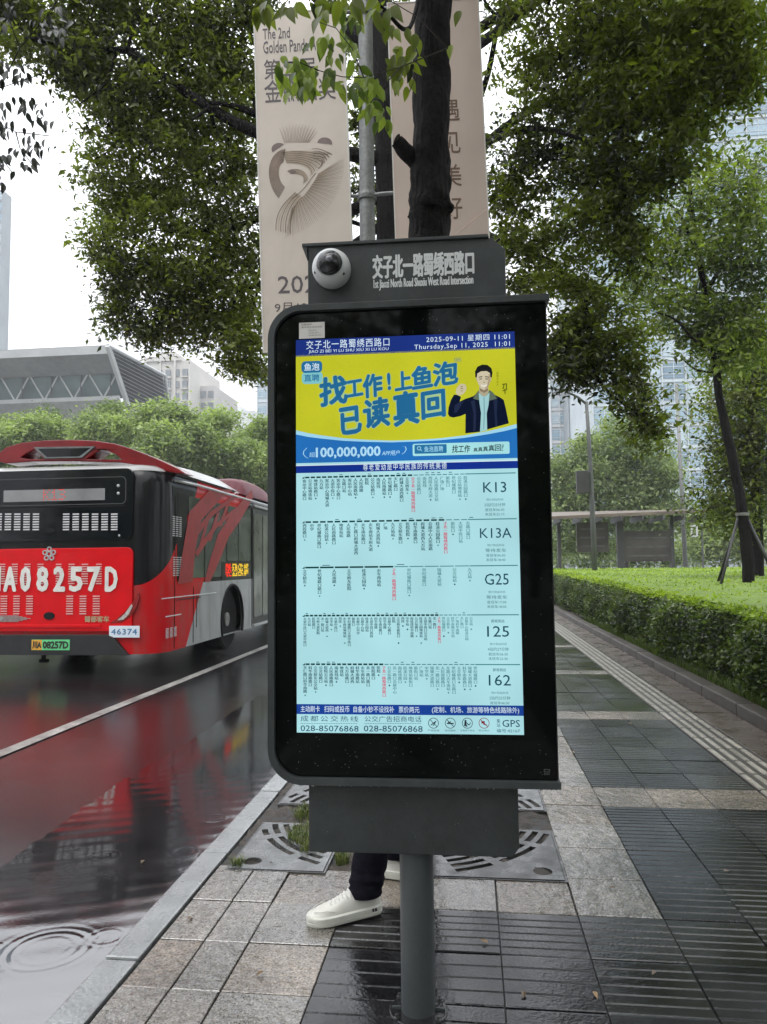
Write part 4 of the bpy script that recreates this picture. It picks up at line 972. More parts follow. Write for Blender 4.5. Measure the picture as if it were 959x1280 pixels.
# ---- kerb side
def spanel(name, y0, y1, z0, z1, mt, dd=-.004, r=.04, par=None):
    return MB().plate(rrect(y0, y1, z0, z1, r, 4), [], dd, .005, TSD).build(name, mt, par or BUS, bevel=.002)
spanel('engine_side_panel', .52, .86, 1.16, 2.36, M_bblk)
wins = [(.93, 2.52), (2.58, 3.14), (3.19, 3.86)]
for a, b_ in wins: spanel('side_window', a, b_, 1.45 if a > 2 else 1.2, 2.34, M_bpane)
for a in (5.35, 6.7, 8.05): spanel('side_window', a, a+1.25, 1.2, 2.34, M_bpane)
for a in (1.55, ): spanel('window_bar', a-.02, a+.02, 1.2, 2.34, M_bblk, -.008)
# door
DR = MB().plate(rrect(3.99, 5.22, .33, 2.40, .03, 3), [], -.006, .03, TSD).build('door', mat('door_frame_dark', (.02, .022, .02), .3, noise=(6, .3)), BUS)
for a, b_ in ((4.05, 4.57), (4.63, 5.15)): MB().plate(rrect(a, b_, .45, 2.30, .03, 3), [], -.012, -.0065, TSD).build('door_glass', mat('door_glass', (.13, .14, .12), .1, ior=1.5, noise=(2, .4)), DR)
MB().box(HW-.02, HW+.05, 3.99, 5.22, .29, .325).build('door_step', M_trim, BUS, bevel=.004)
MB().box(HW, HW+.06, 3.95, 5.25, 2.42, 2.455).build('door_gutter', M_trim, BUS, bevel=.004)
# red vinyl swoosh over the windows
g = MB()
A = lambda *q: [bsp(*p) for p in q]
for poly in (A((226, 700), (236, 640), (262, 612), (291, 612), (277, 622), (251, 650), (243, 690), (240, 727), (222, 730)),
             A((262, 700), (272, 668), (290, 640), (314, 612.5), (316, 622), (300, 650), (285, 672), (272, 705), (262, 727), (255, 727)),
             A((240, 668), (262, 640), (296, 616), (298, 619.5), (265, 645), (243, 674)), A((243, 690), (268, 655), (300, 630), (300, 634), (270, 660), (246, 696)),
             A((256, 655), (260, 652), (250, 690), (246, 690)), A((270, 642), (274, 640), (263, 676), (259, 676)), A((282, 632), (286, 630), (276, 658), (272, 658))):
    vd = globals().get('vd', -.0090)-.0003; g.flat(poly, vd, TSD)
for i in range(1, len(g.v)): pass
vs = []; 
g.build('red_vinyl', mat('red_vinyl_film', (.26, .012, .016), .3, noise=(6, .2)), BUS)
# side vents, seams
def svent(x0, x1, y0, y1, cols_, rws):
    a, b_ = bsp(x0, y1), bsp(x1, y0); g = MB(); st = (b_[1]-a[1])/rws; cw = (b_[0]-a[0])/cols_
    for c2 in range(cols_):
        for k in range(rws): g.box(HW+.002, HW+.009, a[0]+c2*cw, a[0]+(c2+.62)*cw, a[1]+k*st, a[1]+(k+.5)*st)
    tag(g.build('vent_grille', M_slat, BUS), kind='stuff')
svent(215.5, 228, 645.5, 670, 3, 10); svent(216, 228, 695, 720, 3, 9)
svent(207, 222, 782, 798, 3, 8)
for (x0, y0, x1, y1) in ((202, 748.5, 270, 733.5), (207, 771, 226, 764.5)):
    a, b_ = bsp(x0, y0), bsp(x1, y1); MB().tube([(HW+.003, a[0], a[1]), (HW+.003, b_[0], a[1])], .007, 5).build('trim_line', M_trim, BUS)
for (y0, z0, y1, z1) in ((.45, .30, .45, 2.3), (1.12, .30, 1.12, 1.08), (.5, .92, 1.4, .92), (3.93, .3, 3.93, 2.4), (1.25, .5, 1.25, .95)):
    MB().tube([(HW+.001, y0, z0), (HW+.001, y1, z1)], .007, 5).build('panel_seam', M_rub, BUS)
# side destination sign
a, b_ = bsp(276.5, 720), bsp(311.5, 701)
ld = MB().box(HW-.01, HW+.012, 2.30, 3.84, 1.165, 1.43).build('side_display', mat('display_black', (.006, .006, .006), .2, ior=1.5, noise=(9, .2)), BUS)
G = MB(); Yl = MB(); Rr = random.Random(9)
zc0, zc1 = 1.20, 1.40
for j in range(8):
    for i in range(7):
        if Rr.random() < .75: y, z = 2.48+i*.042, zc1-j*.026; G.quad((HW+.0135, y, z), (HW+.0135, y+.034, z), (HW+.0135, y+.034, z-.02), (HW+.0135, y, z-.02))
    for i in range(20):
        if Rr.random() < .7 and i % 7 != 6: y, z = 2.82+i*.044, zc1-j*.026; Yl.quad((HW+.0135, y, z), (HW+.0135, y+.036, z), (HW+.0135, y+.036, z-.02), (HW+.0135, y, z-.02))
tag(Yl.build('led_yellow_dots', emi('led_yellow', (250, 210, 60), 1.2), ld, recalc=False), kind='stuff'); G.build('led_red_dots', emi('led_red_bright', (255, 60, 40), 1.3), ld, recalc=False)

# ================================================================== PERSON behind the sign, walking to the road
M_shoe = mat('white_leather', (.60, .585, .53), .45, noise=[(20, .06)], bump=(150, .15, .001)); M_sole = mat('off_white_rubber', (.62, .62, .55), .5, noise=(30, .06))
M_lace = mat('white_lace', (.68, .67, .64), .7, noise=(200, .1)); M_skin = mat('skin', (.45, .27, .19), .5, noise=(30, .06)); M_hair = mat('black_hair', (.012, .01, .01), .5, noise=(200, .5), bump=(300, .6, .003))
M_jean = mat('black_trousers', (.006, .006, .010), .9, ior=1.2, noise=[(40, .3), (300, .3)], bump=[(30, .6, .010), (400, .2, .001)]); M_jack = mat('dark_jacket', (.02, .022, .03), .7, noise=[(12, .3)], bump=[(18, .5, .01)])
PE = empty('person', (-.36, 3.12, 0)); tag(PE, 'person walking behind the sign in black trousers and white sneakers, mostly hidden', 'person')
PL = lambda v: (v[0]+.36, v[1]-3.12, v[2])
def shoe(heel, toe, pitch_, name='shoe'):
    h = Vector(heel); t_ = Vector(toe); fw = (t_-h).normalized(); L = .285; lt = Vector((0, 0, 1)).cross(fw).normalized()
    up = fw.cross(lt).normalized()
    def W(x, y, z):   # x along, y to the left, z up from the sole; the heel lifts by pitch_
        p = h+fw*x+lt*y+up*z; return PL(p)
    sec = [(0, .018, .074), (.008, .031, .092), (.03, .038, .102), (.065, .041, .100), (.095, .042, .102), (.12, .044, .097), (.15, .047, .084), (.18, .050, .071), (.21, .051, .062), (.24, .047, .054), (.262, .038, .047), (.277, .024, .040), (.283, .010, .034)]
    g = MB(); n1 = 14
    for (x, hw_, ht) in sec:
        for k in range(n1+1):
            a = PI*k/n1; cc = math.cos(a); ss = math.sin(a)
            yv = hw_*math.copysign(abs(cc)**.75, cc)*(1-.10*ss); zv = .026+(ht-.026)*ss**.75
            g.v.append(W(x, yv, zv))
    for i in range(len(sec)-1):
        for k in range(n1): g.f.append((i*(n1+1)+k, i*(n1+1)+k+1, (i+1)*(n1+1)+k+1, (i+1)*(n1+1)+k))
    so_ = empty(name); so_.parent = PE
    g.build('upper', M_shoe, so_, smooth=True)
    ol = [(x, w_) for x, w_, _ in sec]; ol = [(x, w_+.004) for x, w_ in ol]
    ol[0] = (-.006, .014); ol[-1] = (.289, .010)
    def ring(z, gr): return [W(x, w_+gr, z) for x, w_ in ol]+[W(x, -w_-gr, z) for x, w_ in ol[::-1]]
    g = MB(); prof = [(.0, -.005), (.005, .001), (.016, .003), (.0175, .0005), (.0195, .003), (.034, .0035), (.038, -.001)]; m_ = len(ol)*2
    for z, gr in prof: g.v += ring(z, gr)
    for i in range(len(prof)-1):
        for k in range(m_): g.f.append((i*m_+k, i*m_+(k+1) % m_, (i+1)*m_+(k+1) % m_, (i+1)*m_+k))
    g.f.append(tuple(range(m_))[::-1]); g.f.append(tuple((len(prof)-1)*m_+k for k in range(m_)))
    g.build('sole', M_sole, so_, smooth=True, auto=True)
    def sz(x):
        for (a, _, c1), (b_, _, c2) in zip(sec[:-1], sec[1:]):
            if a <= x <= b_: return c1+(c2-c1)*(x-a)/(b_-a)
        return .04
    for k in range(7):
        x = .106+k*.0150; z = sz(x)
        MB().tube([W(x-.004, -.027, z-.012), W(x, -.014, z-.0005), W(x+.002, 0, z+.0035), W(x, .014, z-.0005), W(x-.004, .027, z-.012)], .0040, 6).build('lace', M_lace, so_, smooth=True)
    # seams round the toe and up the side, collar and dark tab
    for sg in (1, -1):
        MB().tube([W(.264, sg*.014, .050), W(.245, sg*.033, .0535), W(.22, sg*.041, .056), W(.19, sg*.0475, .050)], .0016, 4).build('toe_seam', M_sole, so_, smooth=True)
        MB().tube([W(.005, sg*.022, .080), W(.05, sg*.0375, .078), W(.085, sg*.038, .085), W(.105, sg*.032, .094)], .0026, 4).build('collar_seam', mat('grey_stitch', (.15, .14, .13), .6, noise=(90, .2)), so_, smooth=True)
        g = MB(); 
        for j in range(3): g.add([W(.026+j*.011, sg*.0465, .021), W(.034+j*.011, sg*.0468, .021), W(.034+j*.011, sg*.0472, .033), W(.026+j*.011, sg*.0468, .033)], [(0, 1, 2, 3)])
        g.build('side_print', mat('dark_print', (.04, .035, .035), .6, noise=(90, .2)), so_)
    return so_
shoe((-.375, 2.985, .012), (-.63, 2.862, .0), 0)
shoe((-.265, 3.30, .006), (-.545, 3.40, .0), 0)
def legtube(pts, rad, nn=26, steps=40, seed=1):
    R = random.Random(seed); P = [Vector(p) for p in pts]; g = MB(); rings = []
    for i in range(steps+1):
        t_ = i/steps*(len(P)-1); k = min(int(t_), len(P)-2); fr = t_-k; fr2 = fr*fr*(3-2*fr)
        c_ = P[k].lerp(P[k+1], fr); r = rad[k]*(1-fr2)+rad[k+1]*fr2; rings.append((c_, r))
    for i, (c_, r) in enumerate(rings):
        for k in range(nn):
            a = 2*PI*k/nn
            wr = 1+.045*math.sin(i*1.25+2.2*math.sin(a)+seed)*(1 if i > 2 else .3)+.02*math.sin(3*a+i*.5)
            wr += (.03 if i < 9 else 0)*math.sin(i*2.1+a)
            g.v.append(PL((c_.x+r*1.06*math.cos(a)*wr, c_.y+r*.95*math.sin(a)*wr, c_.z)))
    for i in range(steps):
        for k in range(nn): g.f.append((i*nn+k, i*nn+(k+1) % nn, (i+1)*nn+(k+1) % nn, (i+1)*nn+k))
    return g
g = legtube([(-.432, 2.955, .082), (-.415, 2.98, .17), (-.375, 3.05, .46), (-.35, 3.09, .70), (-.35, 3.12, .90)], [.062, .064, .070, .084, .095], seed=1)
g2 = legtube([(-.345, 3.315, .092), (-.325, 3.31, .2), (-.315, 3.28, .46), (-.335, 3.24, .70), (-.36, 3.21, .90)], [.054, .057, .066, .082, .095], seed=4)
g.add(g2.v, g2.f)
g3 = legtube([(-.355, 3.165, .84), (-.36, 3.165, .93), (-.365, 3.165, 1.02)], [.125, .14, .13], seed=2, steps=10); g.add(g3.v, g3.f)
g.build('trousers', M_jean, PE, smooth=True)
def skinned(name, V, Ed, Rd, mt, par, sub=2):
    me = bpy.data.meshes.new(name); me.from_pydata([PL(v) for v in V], Ed, []); o = link(name, me)
    o.modifiers.new('s', 'SKIN'); sv = me.skin_vertices[0].data
    for i, r in enumerate(Rd): sv[i].radius = (r, r) if not isinstance(r, tuple) else r
    sv[0].use_root = True
    ss = o.modifiers.new('u', 'SUBSURF'); ss.levels = sub; ss.render_levels = sub
    dg = bpy.context.evaluated_depsgraph_get(); m2 = bpy.data.meshes.new_from_object(o.evaluated_get(dg)); m2.name = name
    bpy.data.objects.remove(o); m2.materials.clear(); m2.materials.append(mt); m2.polygons.foreach_set('use_smooth', [True]*len(m2.polygons))
    return link(name, m2, par)
hx, hy = -.40, 3.165
V = [(-.365, 3.165, 1.0), (-.37, 3.165, 1.15), (-.375, 3.165, 1.30), (-.38, 3.165, 1.40), (-.385, 3.165, 1.47), (-.405, 3.165, 1.56), (-.40, 3.165, 1.625),
     (-.375, 3.00, 1.36), (-.35, 2.975, 1.12), (-.42, 2.99, .90), (-.45, 3.0, .84),
     (-.375, 3.33, 1.36), (-.33, 3.355, 1.12), (-.38, 3.34, .90), (-.40, 3.335, .84)]
Ed = [(0, 1), (1, 2), (2, 3), (3, 4), (4, 5), (5, 6), (3, 7), (7, 8), (8, 9), (9, 10), (3, 11), (11, 12), (12, 13), (13, 14)]
Rd = [.10, .10, .10, .08, .048, (.082, .07), (.07, .062), .045, .036, .026, .032, .045, .036, .026, .032]
fi = len(V)
for base, yy_ in ((10, 3.0), (14, 3.335)):
    bx_, by_, bz_ = V[base]
    for k in range(5):
        off = (k-2)*.016
        if k == 0: P3 = [(bx_-.03, by_, bz_+.01), (bx_-.045, by_, bz_-.025)]
        else: P3 = [(bx_+off*.9-.004, by_, bz_-.045), (bx_+off*.9-.012, by_+.008, bz_-.072-.006*(k == 2)), (bx_+off*.9-.026, by_+.012, bz_-.088)]
        pv = base
        for q in P3: V.append(q); Ed.append((pv, len(V)-1)); Rd.append(.0085); pv = len(V)-1
skinned('body', V, Ed, Rd, M_skin, PE)
V = [(-.365, 3.165, .97), (-.37, 3.165, 1.12), (-.375, 3.165, 1.28), (-.38, 3.165, 1.40), (-.385, 3.165, 1.455), (-.375, 2.99, 1.365), (-.35, 2.965, 1.12), (-.415, 2.985, .92), (-.375, 3.34, 1.365), (-.33, 3.365, 1.12), (-.375, 3.345, .92)]
skinned('jacket', V, [(0, 1), (1, 2), (2, 3), (3, 4), (3, 5), (5, 6), (6, 7), (3, 8), (8, 9), (9, 10)], [(.135, .15), (.125, .14), (.13, .15), (.10, .11), .062, .062, .052, .042, .062, .052, .042], M_jack, PE)
g = MB(); g.lathe([(.001, .125)]+[(.108*math.sin(a)**.9, .125-.11*(1-math.cos(a))) for a in [PI*.6*i/8 for i in range(1, 9)]], 24, PL((-.39, 3.165, 1.565))); g.build('hair', M_hair, PE, smooth=True)
for sy in (-1, 1):
    g = MB(); g.lathe([(.001, -.006), (.011, -.004), (.012, 0), (.011, .004), (.001, .006)], 12, PL((-.478, 3.165+sy*.03, 1.58)), 'x'); g.build('eye', mat('eye_white', (.5, .5, .48), .2, noise=(90, .2)), PE, smooth=True)
    g = MB(); g.lathe([(.001, -.004), (.02, -.003), (.024, .0), (.02, .003), (.001, .004)], 12, PL((-.395, 3.165+sy*.082, 1.565)), 'y'); g.build('ear', M_skin, PE, smooth=True)
MB().tube([PL((-.478, 3.165, 1.585)), PL((-.494, 3.165, 1.56)), PL((-.482, 3.165, 1.55))], [.006, .012, .009], 8).build('nose', M_skin, PE, smooth=True)
MB().tube([PL((-.472, 3.143, 1.525)), PL((-.480, 3.165, 1.523)), PL((-.472, 3.187, 1.525))], [.003, .006, .003], 8).build('mouth', mat('lips', (.35, .14, .12), .4, noise=(90, .1)), PE, smooth=True)

# ================================================================== STREET LAMP POST WITH BANNERS
LY = 5.95
lp = at_y(459.5, 295, LY)
LPo = empty('banner_lamp_post', (lp[0], LY, 0)); tag(LPo, 'round galvanised lamp post between the two pale banners, behind the sign', 'lamp post')
M_galv = mat('galvanised_steel', (.17, .175, .17), .5, metal=.3, noise=[(5, .15), (40, .2)], bump=(60, .2, .002))
MB().lathe([(.075, -.02), (.066, 3), (.060, 6.5), (.05, 8.5)], 28).build('pole', M_galv, LPo, smooth=True, auto=True)
MB().lathe([(.16, -.02), (.16, .01), (.09, .012), (.085, .12), (.07, .125)], 28).build('base_collar', M_galv, LPo)
arm = MB().tube([(0, 0, 8.4), (-.5, 0, 8.75), (-1.8, 0, 8.9)], [.045, .04, .03], 12).build('lamp_arm', M_galv, LPo, smooth=True)
MB().box(-2.5, -1.75, -.12, .12, 8.85, 8.95).build('lamp_head', M_galv, LPo, bevel=.02)
M_ban = mat('banner_champagne', (.48, .42, .36), .55, noise=[(1.2, .10, 2), (8, .03)], bump=[(2.2, .35, .06, (1, 1, .35))]); M_ban2 = mat('banner_rose', (.44, .35, .295), .55, noise=[(1.0, .10, 2)], bump=[(2.2, .35, .06, (1, 1, .35))])
M_bink = mat('banner_ink', (.07, .055, .06), .6, noise=(20, .15)); M_binkl = mat('banner_line_brown', (.17, .12, .085), .6, noise=(12, .3)); M_bgold = mat('banner_line_gold', (.36, .28, .19), .5, noise=(12, .2))
M_ear = mat('banner_dark_umber', (.14, .10, .09), .6, noise=(6, .3))
def banner(name, q4, mt, label):
    """q4: photo corners tl,tr,br,bl on the plane Y=LY-.05"""
    P = [at_y(x, y, LY-.05) for x, y in q4]
    t_ = empty(name, ((P[0][0]+P[2][0])/2, LY-.05, P[2][2])); tag(t_, label, 'banner', 'banners on the lamp post')
    ox, oy, oz = t_.location
    T = lambda u, v, dd: (P[0][0]+(P[1][0]-P[0][0])*u+(P[3][0]-P[0][0])*v-ox, dd, P[0][2]+(P[1][2]-P[0][2])*u+(P[3][2]-P[0][2])*v-oz)
    MB().plate([(0, 0), (1, 0), (1, 1), (0, 1)], [], -.012, .012, T).build('panel', mt, t_, bevel=.002)
    e_ = [(0, 0), (1, 0), (1, 1), (0, 1)]; 
    g = MB(); k = .012
    g.plate([(-k, -k/4), (1+k, -k/4), (1+k, 1+k/4), (-k, 1+k/4)], [[(.002, .0005), (.998, .0005), (.998, .9995), (.002, .9995)]], -.016, .016, T).build('edge_frame', mat('banner_edge', (.52, .50, .46), .5, noise=(8, .06)), t_)
    def ph(x, y):   # photo point -> u,v of this banner
        p = at_y(x, y, LY-.05); A_ = np.array([[P[1][0]-P[0][0], P[3][0]-P[0][0]], [P[1][2]-P[0][2], P[3][2]-P[0][2]]])
        return tuple(np.linalg.solve(A_, [p[0]-P[0][0], p[2]-P[0][2]]))
    return t_, T, ph
B1, T1, ph1 = banner('hanging_banner', [(318.5, 20), (428.5, 12), (441.5, 440), (330.5, 440)], M_ban, 'left pale banner with a swirling panda drawing and lettering at its top')
B2, T2, ph2 = banner('hanging_banner', [(485, 6), (597.5, 0), (612.5, 420), (500, 425)], M_ban2, 'right rose-brown banner behind the tree trunk with a column of four characters')
for z in (3.25, 4.4, 6.0):
    MB().tube([(0, -.02, z), (-.14, -.04, z), (-.9, -.04, z)], .016, 8).build('banner_arm', M_galv, LPo); MB().tube([(0, -.02, z), (.14, -.04, z), (.98, -.04, z)], .016, 8).build('banner_arm', M_galv, LPo)
    MB().lathe([(.078, z-.03), (.082, z), (.078, z+.03)], 20).build('arm_clamp', M_galv, LPo)
def btext(mb, ph, T, s_, x0, x1, y0, y1, bold=.03, dd=-.0135):
    a, b_ = ph(x0, (y0+y1)/2), ph(x1, (y0+y1)/2); c_, e_ = ph((x0+x1)/2, y1), ph((x0+x1)/2, y0)
    put_text(mb, s_, a[0], b_[0], -c_[1], -e_[1], dd, lambda u, v, q: T(u, -v, q), bold=bold)
g = MB()
btext(g, ph1, T1, 'The 2nd', 329, 363, 36, 50); btext(g, ph1, T1, 'Golden Panda Award', 329.5, 416, 50, 66); btext(g, ph1, T1, '第二届', 330.5, 394, 74, 99, .02); btext(g, ph1, T1, '金熊猫奖', 331, 420, 99, 128, .02)
g.build('title_lettering', M_bink, B1); g = MB()
btext(g, ph1, T1, '2025', 348, 412, 345, 367, .02); btext(g, ph1, T1, '9月12日', 344, 400, 378.5, 391, .01)
tag(g.build('date_lettering', M_bink, B1), kind='stuff')
g = MB()
for i, ch in enumerate('遇见美好'):
    g = MB(); btext(g, ph2, T2, ch, 551-1+i*1.2, 574.5+i*1.2, 126+i*40.2, 152.5+i*40.8, .02); g.build('character', mat('banner_brown_ink', (.11, .06, .035), .6, noise=(20, .15)), B2)
g = MB(); a, b_ = ph2(568.5, 294), ph2(608.5, 261.5); w_ = .006; g.flat([(a[0]-w_, a[1]), (a[0]+w_*2, a[1]), (b_[0]+w_, b_[1]+.002), (b_[0]-w_, b_[1]-.001)], -.0135, T2); g.build('printed_line', mat('banner_pale_line', (.55, .42, .34), .5, noise=(9, .1)), B2, recalc=False)
def strip(mb, pts, w0, w1=None, dd=-.014):
    """a printed line through photo points with half widths in px"""
    w1 = w0 if w1 is None else w1; L, Rr_ = [], []
    for i, p in enumerate(pts):
        a = pts[max(i-1, 0)]; b_ = pts[min(i+1, len(pts)-1)]; dx, dy = b_[0]-a[0], b_[1]-a[1]; q = math.hypot(dx, dy)+1e-6
        w_ = w0+(w1-w0)*i/(len(pts)-1); L.append(ph1(p[0]-dy/q*w_, p[1]+dx/q*w_)); Rr_.append(ph1(p[0]+dy/q*w_, p[1]-dx/q*w_))
    k = len(L); mb.add([T1(u, v, dd) for u, v in L+Rr_], [(i, i+1, k+i+1, k+i) for i in range(k-1)])
def pz(x, y): return (320+x/7.99, 150+y/7.99)
def bez(P, nn=14):
    o = []
    for i in range(nn+1):
        t_ = i/nn; Q = [np.array(p, float) for p in P]
        while len(Q) > 1: Q = [Q[j]*(1-t_)+Q[j+1]*t_ for j in range(len(Q)-1)]
        o.append(tuple(Q[0]))
    return o
lines, gold, ears = MB(), MB(), MB()
for k in range(15):      # sweeping contour of the head
    f_ = k/14
    P = [pz(300-60*f_+40*f_, 300+130*f_), pz(100+110*f_, 330+110*f_), pz(90+120*f_, 640-20*f_), pz(235+60*f_, 790-110*f_)]
    strip(lines, bez(P), .55-.2*f_, .3)
    P = [pz(270+40*f_, 330+110*f_), pz(420, 300+130*f_), pz(560+10*f_, 330+130*f_), pz(740-190*f_, 340+230*f_)]
    strip(lines if k % 2 else gold, bez(P), .35, .5)
for k in range(6):
    P = [pz(560+6*k, 300+25*k), pz(620+6*k, 280+24*k), pz(700, 320+22*k), pz(765-28*k, 355+28*k)]; strip(lines, bez(P), .25, .7)
for k in range(9): P = [pz(320+4*k, 520+3*k), pz(420+6*k, 470+8*k), pz(520-3*k, 520+6*k), pz(525-6*k, 610+4*k)]; strip(gold if k % 2 else lines, bez(P), .5, .2)
for k in range(24):      # rays over the head
    f_ = k/23; x0 = 290+240*f_; strip(lines, [pz(x0, 235), pz(x0-50+140*f_, 90-40*math.sin(PI*f_)+(30 if k % 2 else 0))], .28, .12)
for k in range(58):      # fan of rays to the lower right
    f_ = k/57; an = -.55+2.35*f_; ox_, oy_ = 600-230*f_, 560+300*f_; L_ = 330-30*math.sin(PI*f_)
    r0 = 30; strip(lines if k % 3 else gold, [pz(ox_+r0*math.cos(an), oy_+r0*math.sin(an)), pz(ox_+L_*math.cos(an), oy_+L_*math.sin(an))], .34, .10)
for k in range(7): strip(gold if k % 2 else lines, bez([pz(400+12*k, 730+8*k), pz(330+14*k, 800), pz(190+24*k, 900+8*k), pz(205+24*k, 1110+6*k)]), .5, .45)
strip(lines, bez([pz(600, 540), pz(540, 600), pz(480, 740), pz(340, 800)]), .5, .3)
for cx_, cy_, a0, a1 in ((235, 300, 150, 320), (690, 245, 190, 380)):
    P = [pz(cx_+75*math.cos(math.radians(t_)), cy_+(62)*math.sin(math.radians(t_))) for t_ in range(a0, a1, 10)]
    ears.flat([ph1(*p) for p in P], -.0142, T1)
ears.flat([ph1(*pz(*p)) for p in ((330, 520), (352, 500), (405, 520), (398, 535), (350, 545))], -.0142, T1)
lines.build('panda_contours', M_binkl, B1, recalc=False); gold.build('panda_gold_lines', M_bgold, B1, recalc=False); ears.build('panda_ears', M_ear, B1, recalc=False)

# ================================================================== FOLIAGE
def leaf_mesh(name, C_, size, mt, parent, seed=0, tint=None, droop=.5, wide=.42, squash=None):
    """many small folded leaves: C_ is an (n,3) array of leaf positions, in the parent's space"""
    rg = np.random.default_rng(seed); n = len(C_)
    ax = rg.normal(size=(n, 3)); ax[:, 2] = ax[:, 2]*.6-droop; ax /= np.linalg.norm(ax, axis=1)[:, None]
    up = rg.normal(size=(n, 3))*.75+np.array([0, 0, .8]); sd_ = np.cross(ax, up); sd_ /= np.linalg.norm(sd_, axis=1)[:, None]+1e-9
    nr = np.cross(sd_, ax)
    L = size*np.clip(rg.lognormal(0, .28, n), .5, 1.7)[:, None]; W = L*wide
    a = C_; t_ = C_+ax*L; m1 = C_+ax*L*.45+sd_*W*.5+nr*L*.09; m2 = C_+ax*L*.45-sd_*W*.5+nr*L*.09
    v = np.stack([a, m1, t_, m2], 1).reshape(-1, 3)
    idx = np.arange(n)[:, None]*4
    f = np.concatenate([idx+np.array([[0, 1, 2]]), idx+np.array([[0, 2, 3]])], 1).reshape(-1, 3)
    me = bpy.data.meshes.new(name); me.vertices.add(len(v)); me.vertices.foreach_set('co', v.astype(np.float32).ravel())
    me.loops.add(len(f)*3); me.loops.foreach_set('vertex_index', f.astype(np.int32).ravel())
    me.polygons.add(len(f)); me.polygons.foreach_set('loop_start', (np.arange(len(f))*3).astype(np.int32)); me.polygons.foreach_set('loop_total', np.full(len(f), 3, np.int32))
    at = me.attributes.new('tint', 'FLOAT', 'FACE')
    tn = tint if tint is not None else rg.uniform(0, 1, n)
    at.data.foreach_set('value', np.repeat(tn, 2).astype(np.float32)); me.update(); me.validate()
    me.materials.append(mt)
    return link(name, me, parent)
def crown(blobs, per, size, seed, sig=.16, ncl=None, shell=.45, pale=.25):
    """blobs: (centre, (rx,ry,rz), clumps); returns leaf points, tints and clump centres"""
    rg = np.random.default_rng(seed); P, Tn, K = [], [], []
    for c_, r, n in blobs:
        c_ = np.array(c_); r = np.array(r)
        bt = rg.uniform(0, .35)
        for _ in range(n):
            d_ = rg.normal(size=3); d_ /= np.linalg.norm(d_); rad_ = rg.uniform(.05, 1)**shell
            q = c_+d_*r*rad_; K.append((q, c_))
            k = int(per*rg.uniform(.5, 1.5)); s_ = sig*rg.uniform(.6, 1.35)
            pts = q+rg.normal(size=(k, 3))*np.array([s_, s_, s_*.55]); P.append(pts)
            base = bt+rg.uniform(0, .4)+(.45 if rg.random() < pale else 0); ph_ = .26*math.sin(1.9*q[0]+seed)*math.sin(2.3*q[2]+.7*q[1]+seed*.3); Tn.append(np.clip(base+ph_+rg.normal(size=k)*.16, 0, 1))
    return np.concatenate(P), np.concatenate(Tn), K
M_bark = mat('wet_dark_bark', (.0085, .0072, .007), .8, noise=[(6, .5), (40, .7)], bump=[(42, 1.0, .05, (1, 1, .16)), (90, .8, .008)], ior=1.22)
M_bark2 = mat('brown_bark', (.035, .028, .022), .75, noise=[(6, .5), (40, .4)], bump=[(12, 1.0, .02, (1, 1, .25))])
L_camph = leafmat('camphor_leaves', (.015, .021, .008), (.19, .225, .034), .5, .32)
L_young = leafmat('young_camphor_leaves', (.075, .11, .022), (.26, .32, .07), .5, .35)
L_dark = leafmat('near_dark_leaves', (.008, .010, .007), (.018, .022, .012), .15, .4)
L_green = leafmat('green_tree_leaves', (.026, .042, .011), (.20, .25, .042), .5, .35)
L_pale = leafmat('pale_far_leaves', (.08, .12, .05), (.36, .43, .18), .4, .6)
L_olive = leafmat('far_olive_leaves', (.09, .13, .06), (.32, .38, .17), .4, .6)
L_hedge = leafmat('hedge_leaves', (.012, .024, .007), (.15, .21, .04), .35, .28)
L_top = leafmat('bright_ground_cover', (.11, .18, .012), (.36, .46, .03), .35, .5)

def lump(pts, rad, seed, n=14, amp=.08, sub=10):
    """a trunk or bough with an uneven outline"""
    P = [np.array(p, float) for p in pts]; R = random.Random(seed); pp, rr_ = [], []
    for i in range(len(P)-1):
        p0_, p1_, p2_, p3_ = P[max(i-1, 0)], P[i], P[i+1], P[min(i+2, len(P)-1)]
        for k in range(sub):
            t_ = k/sub; pp.append(.5*((2*p1_)+(-p0_+p2_)*t_+(2*p0_-5*p1_+4*p2_-p3_)*t_*t_+(-p0_+3*p1_-3*p2_+p3_)*t_**3)); rr_.append(rad[i]*(1-t_)+rad[i+1]*t_)
    pp.append(P[-1]); rr_.append(rad[-1])
    g = MB().tube(pp, rr_, n)
    ph = [R.uniform(0, 6) for _ in range(6)]; V = []
    for j, v in enumerate(g.v[:len(pp)*n]):
        i, k = divmod(j, n); a = 2*PI*k/n; c_ = pp[i]
        s_ = 1+amp*(.6*math.sin(i*.35+ph[0]+2*a)+.5*math.sin(i*.9+ph[1]-3*a)+.35*math.sin(5*a+ph[2]+i*.2)+.3*R.uniform(-1, 1))
        V.append(tuple(c_+(np.array(v)-c_)*s_))
    g.v = V+g.v[len(pp)*n:]; return g
